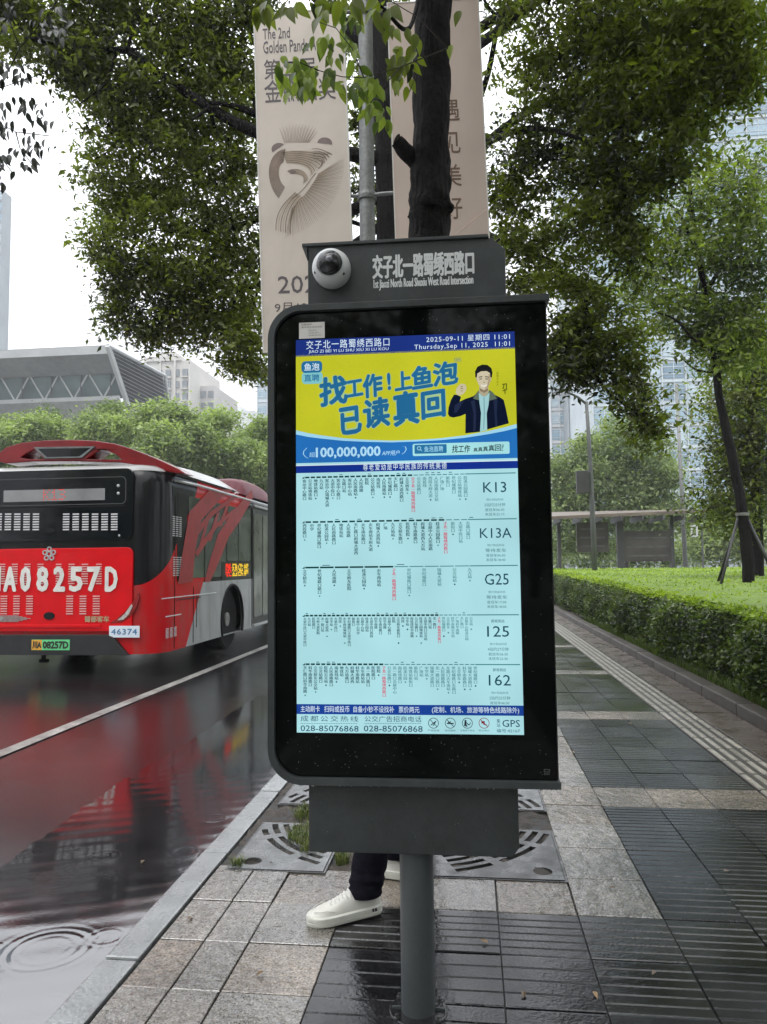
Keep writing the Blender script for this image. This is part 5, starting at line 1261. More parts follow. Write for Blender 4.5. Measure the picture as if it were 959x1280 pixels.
def tree(name, label, base, trunk_pts, trunk_r, blobs, per, size, lm, seed, group=None, limbs=(), sig=.16, bark=None, twigs=.35, pale=.25, droop=.5, cat='tree'):
    o = empty(name, tuple(base)); tag(o, label, cat, group); B = np.array(base, float)
    bark = bark or M_bark
    tp = [np.array(p)-B for p in trunk_pts]
    lump(tp, trunk_r, seed, 18).build('trunk', bark, o, smooth=True)
    allp = [(p, r) for p, r in zip(tp, trunk_r)]
    for li, (pts, rad) in enumerate(limbs):
        q = [np.array(p)-B for p in pts]; lump(q, rad, seed+li+1, 10, .06, 7).build('limb', bark, o, smooth=True); allp += list(zip(q, rad))
    bl = [(np.array(c_)-B, r, n) for c_, r, n in blobs]
    P, Tn, K = crown(bl, per, size, seed, sig, pale=pale)
    # twigs from the limbs to the clumps
    tw = MB(); R = random.Random(seed); A_ = np.array([p for p, _ in allp])
    seen = {}
    for q, c_ in K:
        key = tuple(c_)
        if key not in seen:
            d_ = np.linalg.norm(A_-c_, axis=1); j = int(d_.argmin()); st = A_[j]; r0 = min(allp[j][1]*.5, .05)
            if twigs: 
                mid = (st+c_)/2+np.array([R.uniform(-.2, .2), R.uniform(-.2, .2), R.uniform(-.1, .3)]); tw.tube([st, mid, c_], [r0, r0*.7, r0*.45], 5, False)
            seen[key] = r0
        if R.random() < twigs: tw.tube([c_, (c_+q)/2+np.array([R.uniform(-.08, .08), R.uniform(-.08, .08), R.uniform(-.02, .12)]), q], [max(.006, seen[key]*.35), .006, .003], 3, False)
    if tw.v: tag(tw.build('twigs', bark, o, recalc=False), kind='stuff')
    cr = leaf_mesh('crown', P, size, lm, o, seed, Tn, droop); tag(cr, kind='stuff')
    return o
def pb(px, py, rx, ry, Y, dens, dy=None, ry_depth=None):
    """blob whose outline is given in photo pixels at distance Y"""
    c_ = at_y(px, py, Y); s_ = Y/FPX*1.0
    return (c_, (rx*s_, ry_depth or max(.35, min(rx, ry)*s_*1.1), ry*s_), int(dens))
def P3(px, py, Y): return at_y(px, py, Y)

# ---- tree B: camphor whose boughs fill the upper left and the space behind the banners
YB = 9.0
tB = [(P3(488, 700, YB)[0], YB, -.03), P3(487, 420, YB), P3(486, 290, YB), P3(484, 170, YB), P3(478, 60, YB), P3(470, -120, YB), P3(465, -330, YB)]
limB = [([P3(484, 200, YB), P3(400, 185, 8.9), P3(325, 167, 8.8), P3(262, 135, 8.7), P3(205, 96, 8.6), P3(160, 63, 8.5)], [.10, .085, .075, .062, .05, .045]),
        ([P3(160, 63, 8.5), P3(110, 62, 8.4), P3(50, 50, 8.2), P3(-30, 45, 8.0)], [.045, .034, .025, .018]),
        ([P3(320, 142, 8.9), P3(290, 132, 8.7), P3(262, 128, 8.6)], [.05, .035, .02]), ([P3(262, 135, 8.7), P3(240, 150, 8.5)], [.03, .012]),
        ([P3(145, 68, 8.5), P3(130, 105, 8.4), P3(100, 130, 8.3)], [.02, .012, .008]),
        ([P3(480, 240, YB), P3(420, 270, 9.3), P3(360, 260, 9.6), P3(290, 285, 9.6), P3(210, 290, 9.5)], [.09, .07, .05, .04, .02]),
        ([P3(480, 280, YB), P3(400, 330, 9.6), P3(310, 360, 9.8), P3(240, 380, 9.8)], [.06, .05, .04, .02]),
        ([P3(478, 80, YB), P3(420, 20, 9.2), P3(330, -60, 9.4), P3(220, -160, 9.6)], [.09, .07, .05, .03])]
blB = [pb(*q) for q in ((70, 40, 45, 45, 8.6, 32), (30, 20, 40, 34, 8.4, 26), (20, 62, 26, 20, 8.2, 9), (95, 80, 34, 34, 8.5, 20), (5, 5, 30, 24, 8.2, 14), (130, 15, 70, 45, 8.6, 44), (220, 20, 80, 50, 8.8, 58), (300, 30, 60, 50, 9.0, 42), (120, 95, 55, 50, 8.8, 38), (190, 100, 70, 60, 8.9, 56), (260, 95, 60, 60, 9.1, 50), (310, 110, 40, 60, 9.2, 30),
        (150, 165, 50, 50, 9.0, 36), (220, 180, 60, 60, 9.2, 50), (285, 195, 50, 60, 9.3, 42), (140, 235, 42, 50, 9.2, 34), (205, 260, 60, 55, 9.4, 52), (275, 275, 55, 60, 9.5, 48), (130, 300, 30, 40, 9.3, 18), (165, 330, 48, 50, 9.5, 38), (230, 345, 60, 50, 9.6, 48), (295, 345, 45, 55, 9.7, 36),
        (150, 385, 35, 32, 9.6, 18), (200, 405, 45, 38, 9.7, 30), (260, 400, 50, 42, 9.8, 36), (310, 410, 35, 45, 9.8, 26), (300, 450, 28, 28, 9.8, 14), (325, 455, 20, 25, 9.8, 9),
        (455, 40, 50, 50, 9.8, 26), (460, 140, 40, 60, 10.2, 20), (455, 235, 35, 50, 10.3, 16), (500, 300, 40, 40, 10.3, 9), (440, -60, 120, 60, 9.6, 60), (250, -70, 160, 60, 9.2, 80), (80, -60, 90, 55, 8.4, 40))]
tree('camphor_tree', 'large camphor tree behind the banners with dark boughs reaching to the upper left', tB[0], tB, [.19, .17, .155, .15, .14, .11, .07], blB, 72, .080, L_camph, 21, 'camphor trees along the pavement', limB, sig=.125, pale=.3)

# ---- tree A: the near trunk just behind the sign
YA = 4.1
tA = [(P3(500, 700, YA)[0], YA, -.02), P3(528, 420, YA), P3(537, 292, YA), P3(537, 260, YA), P3(538, 215, YA), P3(539, 160, YA), P3(540, 90, YA), P3(541, 20, YA), P3(542, -60, YA), P3(545, -200, YA), P3(560, -420, YA+.3), P3(575, -700, YA+.6)]
rA = [.15, .125, .112, .122, .108, .104, .106, .104, .10, .092, .075, .05]
limA = [([P3(525, 205, YA), P3(508, 190, YA-.05), P3(496, 176, YA-.08)], [.058, .048, .036]), ([P3(548, 262, YA-.02), P3(560, 257, YA-.05), P3(564, 253, YA-.06)], [.07, .045, .02]),
        ([P3(530, -40, YA), P3(512, 35, YA-.35), P3(478, 10, YA-.6), P3(440, -20, YA-.8)], [.012, .011, .010, .007]),
        ([P3(541, -120, YA), P3(640, -200, YA-.4), P3(800, -300, YA-.7)], [.06, .045, .03]), ([P3(541, -90, YA), P3(400, -190, YA-.3), P3(200, -280, YA-.6)], [.06, .045, .03]),
        ([P3(545, -200, YA), P3(540, -420, YA-1.0), P3(540, -700, YA-1.8)], [.06, .045, .03])]
blA = []
R = random.Random(31)
for k in range(34):     # the roof of leaves above the pavement and the sign, higher than the picture
    x, y = R.uniform(-1.3, 4.6), R.uniform(1.0, 7.2); z = max(5.2+R.uniform(0, 2.2), 1.35+.83*max(y, .5)+.9)
    blA.append((np.array([x, y, z]), (1.0, 1.0, .6), 24))
TA = tree('camphor_tree', 'near dark trunk with a sawn stub standing right behind the sign header', tA[0], tA, rA, blA, 34, .10, L_camph, 5, 'camphor trees along the pavement', limA, sig=.24)
MB().lathe([(.001, .0), (.034, .001), (.036, -.004)], 14).build('sawn_face', mat('sawn_wood', (.12, .10, .08), .7, noise=(60, .4)), TA).matrix_local = Matrix.Translation(Vector(P3(495.4, 175, YA-.085))-Vector(tA[0])) @ Matrix.Rotation(-1.0, 4, 'Y')

# single near leaves, one object each
def leaf_shape(L=1., W=.42):
    n = 7; vs = []; fs = []
    for i in range(n+1):
        t_ = i/n; w_ = W*.5*math.sin(PI*min(1, t_**.8))*(1-.25*t_); bend = -.12*t_*t_
        vs += [(-w_, t_*L, bend+.06*w_/W*4), (0, t_*L, bend), (w_, t_*L, bend+.06*w_/W*4)]
    for i in range(n):
        a = i*3; fs += [(a, a+1, a+4, a+3), (a+1, a+2, a+5, a+4)]
    return vs, fs
vs_, fs_ = leaf_shape(1., .50); leafmes = {}
def near_leaf(parent, p, L, ang, mt, tint, R, tilt=None):
    key = (mt.name, int(tint*3))
    if key not in leafmes:
        me = bpy.data.meshes.new('leaf'); me.from_pydata(vs_, [], fs_); a = me.attributes.new('tint', 'FLOAT', 'FACE'); a.data.foreach_set('value', [int(tint*3)/2.]*len(fs_))
        me.polygons.foreach_set('use_smooth', [True]*len(fs_)); me.materials.append(mt); leafmes[key] = me
    o = bpy.data.objects.new('leaf', leafmes[key]); COL.objects.link(o); o.parent = parent
    # hang: leaf axis in the vertical plane facing the road, turned by ang from straight down
    ax = Vector((math.sin(ang), R.uniform(-.5, .5), -math.cos(ang))).normalized()
    side = ax.cross(Vector((R.uniform(-.7, .7), -1, R.uniform(-.6, .6)))).normalized(); nrm = side.cross(ax)
    m_ = Matrix((side, ax, nrm)).transposed().to_4x4(); o.matrix_local = Matrix.Translation(Vector(p)-parent.location) @ m_ @ Matrix.Scale(L, 4)
    return o
R = random.Random(77)
sprigs = [([(560, 60), (500, 84), (455, 97), (428, 96), (398, 88)], 3.3), ([(560, 60), (520, 20), (470, -10), (420, -20)], 3.2), ([(398, 88), (375, 78), (355, 78)], 3.25), ([(455, 97), (440, 60), (420, 35), (400, 28)], 3.3), ([(500, 84), (478, 110), (462, 130)], 3.3), ([(490, 70), (520, 95), (512, 115)], 3.4)]
for i, (pp, Yq) in enumerate(sprigs):
    g = MB().tube([np.array(P3(x, y, Yq))-np.array(TA.location) for x, y in pp], [.0035]+[.0022]*(len(pp)-1), 5); g.build('sprig', M_bark2, TA, smooth=True)
def scatter(parent, regs, mt, Yq, Lp, R, lo=0., hi=1.):
    for (cx_, cy_, rx, ry, n) in regs:
        for _ in range(n):
            a = R.uniform(0, 2*PI); r = R.random()**.6; x, y = cx_+rx*r*math.cos(a), cy_+ry*r*math.sin(a); Y = Yq+R.uniform(-.15, .15)
            near_leaf(parent, P3(x, y, Y), R.uniform(*Lp)*Y/FPX, R.gauss(0, .45), mt, R.uniform(lo, hi), R)
scatter(TA, [(365, 82, 22, 18, 24), (385, 95, 20, 22, 20), (352, 98, 6, 6, 4), (372, 112, 25, 12, 14), (412, 92, 12, 14, 8), (425, 60, 22, 22, 22), (455, 100, 18, 20, 22), (462, 125, 20, 18, 16), (478, 138, 16, 16, 10), (400, 50, 14, 18, 10), (440, 20, 20, 16, 12)], L_young, 3.3, (14, 26), R)
scatter(TA, [(500, 92, 20, 28, 22), (512, 60, 14, 30, 14), (490, 60, 14, 30, 10), (430, 108, 6, 14, 3), (575, 14, 2, 2, 1), (566, 55, 2, 3, 1)], L_camph, 3.45, (15, 27), R, .3)
scatter(TA, [(330, 8, 12, 8, 7), (365, 4, 8, 8, 5), (395, 4, 12, 8, 7), (405, 18, 5, 6, 3), (340, 30, 6, 8, 0), (440, 0, 20, 8, 8), (480, 5, 18, 10, 8)], L_camph, 3.2, (20, 36), R, .3)
# dark leaves hanging into the upper left corner, from a bough of a tree beside the road
LB = empty('hanging_bough', tuple(P3(-60, 90, 5.2))); tag(LB, 'thin dark leafy bough hanging into the upper left corner', 'branch')
M0 = Vector(LB.location)
for pp in ([(-60, 90), (0, 110), (30, 100), (60, 90)], [(-60, 90), (-10, 150), (20, 165), (62, 170)], [(-10, 150), (0, 195), (15, 215)], [(0, 110), (25, 60), (55, 25), (80, -10)], [(20, 165), (25, 185), (40, 205)], [(10, 20), (25, 60)]):
    MB().tube([np.array(P3(x, y, 5.2))-np.array(M0) for x, y in pp], [.006]+[.0035]*(len(pp)-1), 5).build('sprig', M_bark, LB, smooth=True)
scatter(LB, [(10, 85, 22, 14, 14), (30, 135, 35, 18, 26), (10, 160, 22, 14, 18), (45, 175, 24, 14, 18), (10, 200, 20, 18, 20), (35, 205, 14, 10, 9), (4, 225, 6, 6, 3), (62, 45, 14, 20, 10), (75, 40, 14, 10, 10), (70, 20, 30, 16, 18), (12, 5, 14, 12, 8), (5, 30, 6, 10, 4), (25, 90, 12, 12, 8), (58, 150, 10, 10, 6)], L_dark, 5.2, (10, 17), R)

# ---- tree C: big camphor right of the sign
YC = 8.2
tC = [(P3(600, 700, 11)[0], 11, 0), P3(600, 380, 11), P3(588, 200, 11), P3(578, 60, 10.8), P3(572, -120, 10.6), P3(570, -320, 10.5)]
limC = [([P3(587, 205, 10.9), P3(618, 170, 10.6), P3(660, 140, 10), P3(705, 118, 9.2), P3(760, 95, 8.6), P3(830, 70, 8.2)], [.07, .064, .055, .045, .032, .018]),
        ([P3(610, 178, 10.7), P3(650, 162, 9.6), P3(690, 163, 9.0), P3(730, 175, 8.6)], [.05, .04, .03, .015]),
        ([P3(577, 70, 10.7), P3(618, 42, 9.8), P3(655, 12, 9.0), P3(690, -8, 8.6), P3(760, -40, 8.2)], [.085, .07, .055, .05, .03]),
        ([P3(628, 28, 9.6), P3(608, 5, 9.4), P3(600, -20, 9.3)], [.03, .02, .015]),
        ([P3(584, 160, 10.9), P3(608, 100, 10.2), P3(625, 20, 9.8), P3(640, -20, 9.6)], [.05, .04, .03, .02]),
        ([P3(595, 290, 11), P3(680, 325, 10), P3(730, 380, 9.4), P3(745, 470, 9.2), P3(800, 520, 9.2)], [.08, .05, .035, .02, .01]),
        ([P3(577, 50, 10.8), P3(760, -60, 9.5), P3(900, -90, 8.5)], [.08, .06, .04])]
blC = [pb(*q) for q in ((640, 20, 40, 35, 9.2, 9), (705, 40, 55, 45, 8.8, 34), (770, 30, 70, 55, 8.4, 60), (850, 30, 70, 60, 8.0, 66), (925, 40, 50, 55, 7.8, 46), (655, 95, 45, 45, 9.3, 15), (720, 110, 60, 50, 9.0, 46), (790, 120, 65, 55, 8.5, 60), (860, 110, 60, 55, 8.1, 58), (925, 100, 30, 40, 7.9, 18),
        (650, 185, 45, 45, 9.6, 26), (710, 195, 55, 45, 9.2, 34), (775, 205, 60, 55, 8.8, 58), (840, 190, 45, 55, 8.4, 36), (640, 250, 40, 40, 9.8, 32), (655, 310, 40, 40, 9.8, 30), (760, 275, 50, 55, 9.0, 46), (790, 320, 40, 40, 9.0, 24), (690, 275, 25, 30, 9.4, 8),
        (665, 350, 30, 35, 9.8, 18), (708, 350, 40, 45, 9.4, 24), (745, 370, 40, 45, 9.3, 24), (705, 420, 30, 40, 9.4, 28), (735, 450, 32, 35, 9.3, 30), (712, 470, 22, 20, 9.3, 12), (780, 430, 38, 40, 9.3, 26), (795, 490, 30, 36, 9.3, 24), (812, 540, 20, 28, 9.3, 13), (800, -60, 190, 70, 8.4, 120), (620, -60, 90, 50, 9.2, 40))]
tree('camphor_tree', 'broad camphor tree right of the sign, its dark crown hanging low over the hedge', tC[0], tC, [.17, .15, .14, .13, .11, .06], blC, 56, .082, L_camph, 22, 'camphor trees along the pavement', limC, sig=.125, pale=.3)

# ---- tree D: young staked tree in the lawn
YD = 15.; bD = at_y(935, 719, YD)
tD = [np.array([bD[0], YD, bD[2]-.25]), P3(935, 700, YD), P3(928, 640, YD), P3(915, 570, YD), P3(900, 500, YD), P3(893, 440, YD), P3(882, 370, YD), P3(868, 290, YD), P3(860, 200, YD)]
limD = [([P3(893, 440, YD), P3(868, 425, YD-.5), P3(845, 400, YD-.8), P3(820, 390, YD-1)], [.032, .026, .02, .012]), ([P3(896, 465, YD), P3(870, 462, YD+.3), P3(850, 445, YD+.5)], [.028, .02, .012]), ([P3(898, 470, YD), P3(920, 430, YD+.3), P3(950, 400, YD+.5)], [.035, .028, .018]), ([P3(880, 370, YD), P3(910, 320, YD), P3(940, 270, YD)], [.05, .035, .02]), ([P3(872, 320, YD), P3(850, 270, YD), P3(820, 240, YD)], [.04, .03, .015])]
blD = [pb(*q) for q in ((850, 250, 45, 40, YD, 20), (905, 240, 50, 50, YD, 34), (945, 250, 30, 60, YD, 26), (880, 310, 50, 40, YD, 34), (935, 330, 45, 50, YD, 44), (830, 330, 40, 35, YD, 22), (900, 380, 50, 40, YD, 42), (840, 390, 40, 28, YD, 24), (945, 410, 40, 50, YD, 40), (870, 420, 34, 30, YD, 22), (915, 440, 40, 34, YD, 30), (800, 360, 24, 20, YD, 8))]
TD = tree('staked_tree', 'leaning young tree held by four dark stakes in the bright lawn on the right', tD[0], tD, [.118, .108, .098, .088, .078, .070, .058, .048, .035], blD, 52, .115, L_green, 23, None, limD, sig=.22, pale=.35)
Bd = np.array(TD.location)
MB().lathe([(.118, -.03), (.121, 0), (.118, .03)], 14, tuple(np.array(P3(928, 643, YD))-Bd)).build('stake_collar', mat('strap_grey', (.12, .12, .11), .6, noise=(20, .3)), TD)
for (a, b_, dy) in (((923, 645), (884, 722), -.7), ((923, 648), (912, 716), .7), ((933, 645), (961, 722), -.6), ((932, 642), (985, 712), .6)):
    q0, q1 = np.array(P3(*a, YD)), np.array(P3(*b_, YD)); q1[1] += dy; q1[2] -= .2
    MB().tube([q0-Bd, q1-Bd], [.024, .028], 8).build('stake', mat('dark_stake', (.02, .02, .02), .6, noise=(9, .3)), TD, smooth=True)

# ---- dark tree E at the right edge, F the pale rounded tree behind the shelter, far band G on the left
tE = [np.array([P3(945, 700, 19)[0], 19, .8]), P3(945, 600, 19), P3(940, 500, 19)]
blE = [pb(*q) for q in ((925, 500, 50, 40, 19, 44), (950, 560, 40, 50, 19, 50), (915, 570, 28, 45, 19, 34), (925, 630, 45, 40, 19, 46), (905, 640, 18, 26, 19, 10), (955, 480, 30, 40, 19, 28), (940, 450, 40, 30, 19, 24))]
tree('dense_tree', 'dense dark low tree behind the staked trunk at the right edge', tE[0], tE, [.16, .14, .08], blE, 80, .12, L_camph, 24, None, (), sig=.34, pale=.35)
tF = [np.array([P3(778, 703, 48)[0], 48, 0.]), P3(778, 650, 48), P3(776, 600, 48)]
blF = [pb(*q) for q in ((705, 600, 26, 36, 48, 40), (740, 580, 36, 36, 48, 56), (780, 560, 45, 40, 48, 70), (812, 592, 32, 32, 48, 44), (828, 640, 24, 26, 48, 26), (770, 620, 60, 38, 48, 80), (712, 640, 30, 26, 48, 30), (735, 670, 55, 26, 48, 46), (820, 650, 50, 30, 48, 50))]
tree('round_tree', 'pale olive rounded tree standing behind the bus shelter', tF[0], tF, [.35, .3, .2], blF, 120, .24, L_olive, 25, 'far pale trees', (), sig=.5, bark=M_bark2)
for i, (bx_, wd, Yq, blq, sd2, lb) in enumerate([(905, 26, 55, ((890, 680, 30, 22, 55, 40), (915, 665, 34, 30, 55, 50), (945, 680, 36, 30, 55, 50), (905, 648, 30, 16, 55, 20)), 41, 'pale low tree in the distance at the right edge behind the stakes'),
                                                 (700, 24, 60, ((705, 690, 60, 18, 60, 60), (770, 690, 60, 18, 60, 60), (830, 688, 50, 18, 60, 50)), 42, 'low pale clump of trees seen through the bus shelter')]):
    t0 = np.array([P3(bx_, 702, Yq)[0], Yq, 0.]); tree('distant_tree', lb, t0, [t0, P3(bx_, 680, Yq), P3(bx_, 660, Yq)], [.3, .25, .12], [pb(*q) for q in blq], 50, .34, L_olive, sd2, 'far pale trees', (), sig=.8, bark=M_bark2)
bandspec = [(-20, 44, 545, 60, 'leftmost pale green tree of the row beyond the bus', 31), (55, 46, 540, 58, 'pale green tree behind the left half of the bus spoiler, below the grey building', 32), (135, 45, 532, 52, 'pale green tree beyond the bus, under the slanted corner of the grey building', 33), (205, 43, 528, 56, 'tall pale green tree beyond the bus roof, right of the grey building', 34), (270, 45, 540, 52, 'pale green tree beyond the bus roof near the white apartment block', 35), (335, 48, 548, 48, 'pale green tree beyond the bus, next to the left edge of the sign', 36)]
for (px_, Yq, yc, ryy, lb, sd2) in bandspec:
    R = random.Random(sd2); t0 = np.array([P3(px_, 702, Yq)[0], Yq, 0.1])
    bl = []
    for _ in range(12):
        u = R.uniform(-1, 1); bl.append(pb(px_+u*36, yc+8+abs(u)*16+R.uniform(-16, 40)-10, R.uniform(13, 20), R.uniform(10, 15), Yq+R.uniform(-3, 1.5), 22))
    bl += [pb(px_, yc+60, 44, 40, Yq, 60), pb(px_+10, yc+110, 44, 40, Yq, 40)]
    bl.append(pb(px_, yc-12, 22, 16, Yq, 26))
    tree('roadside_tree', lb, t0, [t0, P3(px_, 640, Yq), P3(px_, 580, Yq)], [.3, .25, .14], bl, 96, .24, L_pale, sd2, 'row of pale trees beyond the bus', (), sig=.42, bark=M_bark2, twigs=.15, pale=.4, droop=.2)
# street trees behind the camera, which the wet glass and paving mirror
for i, (bx_, by_, lb) in enumerate([(-.35, -1.9, 'camphor tree on the pavement just behind the viewer'), (-.35, -7.9, 'camphor tree farther back along the kerb'), (3.9, -4.5, 'camphor tree behind the viewer in the planting bed'), (5.5, .8, 'camphor tree in the planting bed right of the viewer')]):
    R = random.Random(50+i); bl = []
    for k in range(22): bl.append((np.array([bx_+R.uniform(-3, 3), by_+R.uniform(-3, 3), 4.6+R.uniform(0, 3.2)]), (1.2, 1.2, .9), 12))
    if i: bl += [(np.array([bx_+R.uniform(-1.8, 1.8), by_+R.uniform(-1.8, 1.8), 2.6+R.uniform(0, 1.8)]), (1.1, 1.1, .8), 10) for k in range(8)]
    t0 = np.array([bx_, by_, 0.]); tree('camphor_tree', lb, t0, [t0, t0+np.array([.1, 0, 2.4]), t0+np.array([0, .1, 5]), t0+np.array([.1, .1, 7])], [.16, .14, .11, .06], bl, 26, .17, L_camph, 60+i, 'camphor trees along the pavement', (), sig=.34)

for i, (bx_, by_) in enumerate([(-16, -16), (-9.5, -24), (-3, -21), (3.5, -25), (10, -18), (-22, -6), (-23, 4)]):
    R = random.Random(150+i); t0 = np.array([bx_, by_, 0.])
    bl = [(np.array([bx_+R.uniform(-3, 3), by_+R.uniform(-2, 2), R.uniform(1.2, 8)]), (2., 1.6, 1.5), 16) for k in range(16)]
    tree('street_tree', ['street tree across the road behind the viewer, leftmost', 'street tree behind the viewer beyond the carriageway', 'street tree far behind the viewer over the kerb', 'street tree far behind the viewer over the pavement', 'street tree far behind the viewer in the planting bed', 'street tree across the road left of the viewer', 'street tree across the road beside the bus lane'][i], t0, [t0, t0+np.array([.1, 0, 3]), t0+np.array([0, .1, 6.5])], [.2, .16, .08], bl, 20, .42, L_green, 160+i, 'street trees out of the picture', (), sig=.7, twigs=.1)

# ---- hedge, lawn of ground cover, grass tufts
def hz(X, Y): return .845+.0135*max(0, Y-8)
rg = np.random.default_rng(8)
H = MB()
ys_ = [-6+.5*i for i in range(73)]
def hface(Y): return 2.66+.05*math.sin(Y*1.7)+.04*math.sin(Y*4.1)
for a, b_ in zip(ys_[:-1], ys_[1:]):
    for (x0, z0, x1, z1) in ((.02, .05, -.06, .35), (-.06, .35, -.03, .68), (-.03, .68, .10, None)):
        za, zb_ = (z1 if z1 else hz(0, a)-.05), (z1 if z1 else hz(0, b_)-.05)
        H.add([(hface(a)+x0, a, z0), (hface(b_)+x0, b_, z0), (hface(b_)+x1, b_, zb_), (hface(a)+x1, a, za)], [(0, 1, 2, 3)])
    H.add([(hface(a)+.10, a, hz(0, a)-.05), (hface(b_)+.10, b_, hz(0, b_)-.05), (45, b_, hz(0, b_)-.05), (45, a, hz(0, a)-.05)], [(0, 1, 2, 3)])
H.add([(hface(30)+.1, 30, .0), (45, 30, 0), (45, 30, 1.1), (hface(30)+.1, 30, 1.1)], [(0, 1, 2, 3)])
HG = empty('hedge', (2.66, 8, 0)); tag(HG, 'clipped green hedge with a bright flat leafy top along the right of the pavement', 'hedge')
def off(o): o.location = (-2.66, -8, 0); return o
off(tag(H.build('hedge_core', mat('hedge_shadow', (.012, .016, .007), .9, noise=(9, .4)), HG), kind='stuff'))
n = 52000; Y = 3.0+27*rg.random(n)**1.7; t_ = rg.random(n)
xf = 2.66+.05*np.sin(Y*1.7)+.04*np.sin(Y*4.1)+np.interp(t_, [0, .35, .8, 1], [-.02, -.10, -.08, .06])+rg.normal(size=n)*.035
top = .845+.0135*np.maximum(0, Y-8); Z = .10+t_*(top-.10)+.02*np.sin(Y*9)
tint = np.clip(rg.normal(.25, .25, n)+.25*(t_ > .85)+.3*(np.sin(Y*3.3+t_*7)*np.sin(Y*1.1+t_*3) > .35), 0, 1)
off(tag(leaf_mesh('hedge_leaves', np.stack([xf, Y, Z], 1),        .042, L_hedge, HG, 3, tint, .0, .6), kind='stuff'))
n = 95000; Y = 4+26*rg.random(n)**1.25; X = 2.64+(rg.random(n)**1.2)*(Y*.95); X[::6] = 2.66+rg.random(len(X[::6]))*.25
Z = .845+.0135*np.maximum(0, Y-8)-.02+rg.normal(size=n)*.012+.012*np.sin(X*5)*np.sin(Y*4)
tint = np.clip(rg.normal(.45, .22, n)+.2*np.sin(X*1.3+Y*.9), 0, 1)
off(tag(leaf_mesh('hedge_top_leaves', np.stack([X, Y, Z], 1),   .050, L_top, HG, 4, tint, -.35, .55), kind='stuff'))
tag(MB().add([(2.8, 4, .82), (44, 4, .82), (44, 29.9, 1.12), (2.8, 29.9, 1.12)], [(0, 1, 2, 3)]).build('hedge_top_core', mat('ground_cover_base', (.10, .16, .012), .9, noise=[(2, .2), (30, .3)]), HG), kind='stuff').location = (-2.66, -8, 0)
def grass(name, C_, h, seed, mt, label, cat):
    rg = np.random.default_rng(seed); n = len(C_); an = rg.uniform(0, 2*PI, n); hh = h*rg.uniform(.5, 1.3, n); ln = rg.uniform(.2, .9, n)*hh
    w_ = .0022+.0012*rg.random(n); dx = np.stack([np.cos(an), np.sin(an), np.zeros(n)], 1); sx = np.stack([-np.sin(an), np.cos(an), np.zeros(n)], 1)*w_[:, None]
    v = np.stack([C_-sx, C_+sx, C_+dx*(ln*.45)[:, None]+np.array([0, 0, 1])*(hh*.7)[:, None]+sx*.7, C_+dx*(ln*.45)[:, None]+np.array([0, 0, 1])*(hh*.7)[:, None]-sx*.7, C_+dx*ln[:, None]+np.array([0, 0, 1])*(hh*.85)[:, None]], 1).reshape(-1, 3)
    fs = []
    for i in range(n): k = i*5; fs += [(k, k+1, k+2, k+3), (k+3, k+2, k+4)]
    me = bpy.data.meshes.new(name); me.from_pydata(v.tolist(), [], fs); a = me.attributes.new('tint', 'FLOAT', 'FACE'); a.data.foreach_set('value', np.repeat(rg.random(n), 2).astype(np.float32)); me.materials.append(mt)
    return tag(link(name, me), label, cat, kind='stuff')
L_grass = leafmat('grass_blades', (.035, .06, .015), (.20, .22, .08), .3, .5)
def around(c_, r, n, z=-.01): 
    a = rg.uniform(0, 2*PI, n); q = r*np.sqrt(rg.random(n)); return np.stack([c_[0]+q*np.cos(a)*.6, c_[1]+q*np.sin(a), np.full(n, z)], 1)
c1 = at_z(383, 1035); c2 = at_z(376, 1012); c3 = at_z(412, 1092)
grass('grass_tuft', np.concatenate([around(at_z(381, 1045), .13, 420), around(at_z(383, 1018), .10, 260), around(at_z(428, 1075), .05, 120), around(at_z(297, 1080), .035, 260, -.03), around(at_z(388, 1060), .08, 160)]), .055, 5, L_grass, 'pale green grass tufts growing through the tree grates', 'grass')
Yg = 3.4+14*rg.random(6000)**1.5
grass('bed_grass', np.stack([2.50+rg.random(6000)*.14, Yg, np.full(6000, .06)], 1), .12, 6, L_hedge, 'grass fringe growing between the planter kerb and the hedge', 'grass')

# ================================================================== BUS SHELTER, POLES AND BUILDINGS
YS = 33.
def bx(name, x0, x1, y0, y1, z0, z1, mt, par, bevel=0):
    L = par.location if par else Vector((0, 0, 0))
    return MB().box(x0-L[0], x1-L[0], y0-L[1], y1-L[1], z0-L[2], z1-L[2]).build(name, mt, par, bevel=bevel)
M_shel = mat('shelter_roof_brown', (.12, .095, .075), .5, noise=(2, .3)); M_sp = mat('shelter_post_grey', (.06, .065, .06), .5, noise=(4, .2)); M_ad = mat('shelter_panel_dark', (.07, .06, .05), .3, noise=[(1.2, .5)])
a, b_ = P3(660, 646, YS), P3(884, 652, YS)
SH = empty('bus_shelter', ((a[0]+b_[0])/2, YS, 0)); tag(SH, 'long brown roofed bus shelter beyond the hedge with dark back panels', 'bus shelter')
L_ = SH.location
g = MB(); zt_ = a[2]+.12
g.add([(p[0]-L_[0], p[1]-L_[1], p[2]) for p in ((a[0], YS-1.3, zt_-.35), (b_[0], YS-1.3, zt_-.15), (b_[0], YS+1.2, zt_+.05), (a[0], YS+1.2, zt_+.05), (a[0], YS-1.3, zt_-.22), (b_[0], YS-1.3, zt_-.02), (b_[0], YS+1.2, zt_+.15), (a[0], YS+1.2, zt_+.15))],
      [(0, 3, 2, 1), (4, 5, 6, 7), (0, 1, 5, 4), (1, 2, 6, 5), (2, 3, 7, 6), (3, 0, 4, 7)]).build('roof', M_shel, SH)
for k in range(9):
    x = a[0]+(b_[0]-a[0])*(k+.5)/9; MB().box(x-.04-L_[0], x+.04-L_[0], -1.28, 1.15, zt_-.42, zt_-.20).build('roof_beam', M_sp, SH)
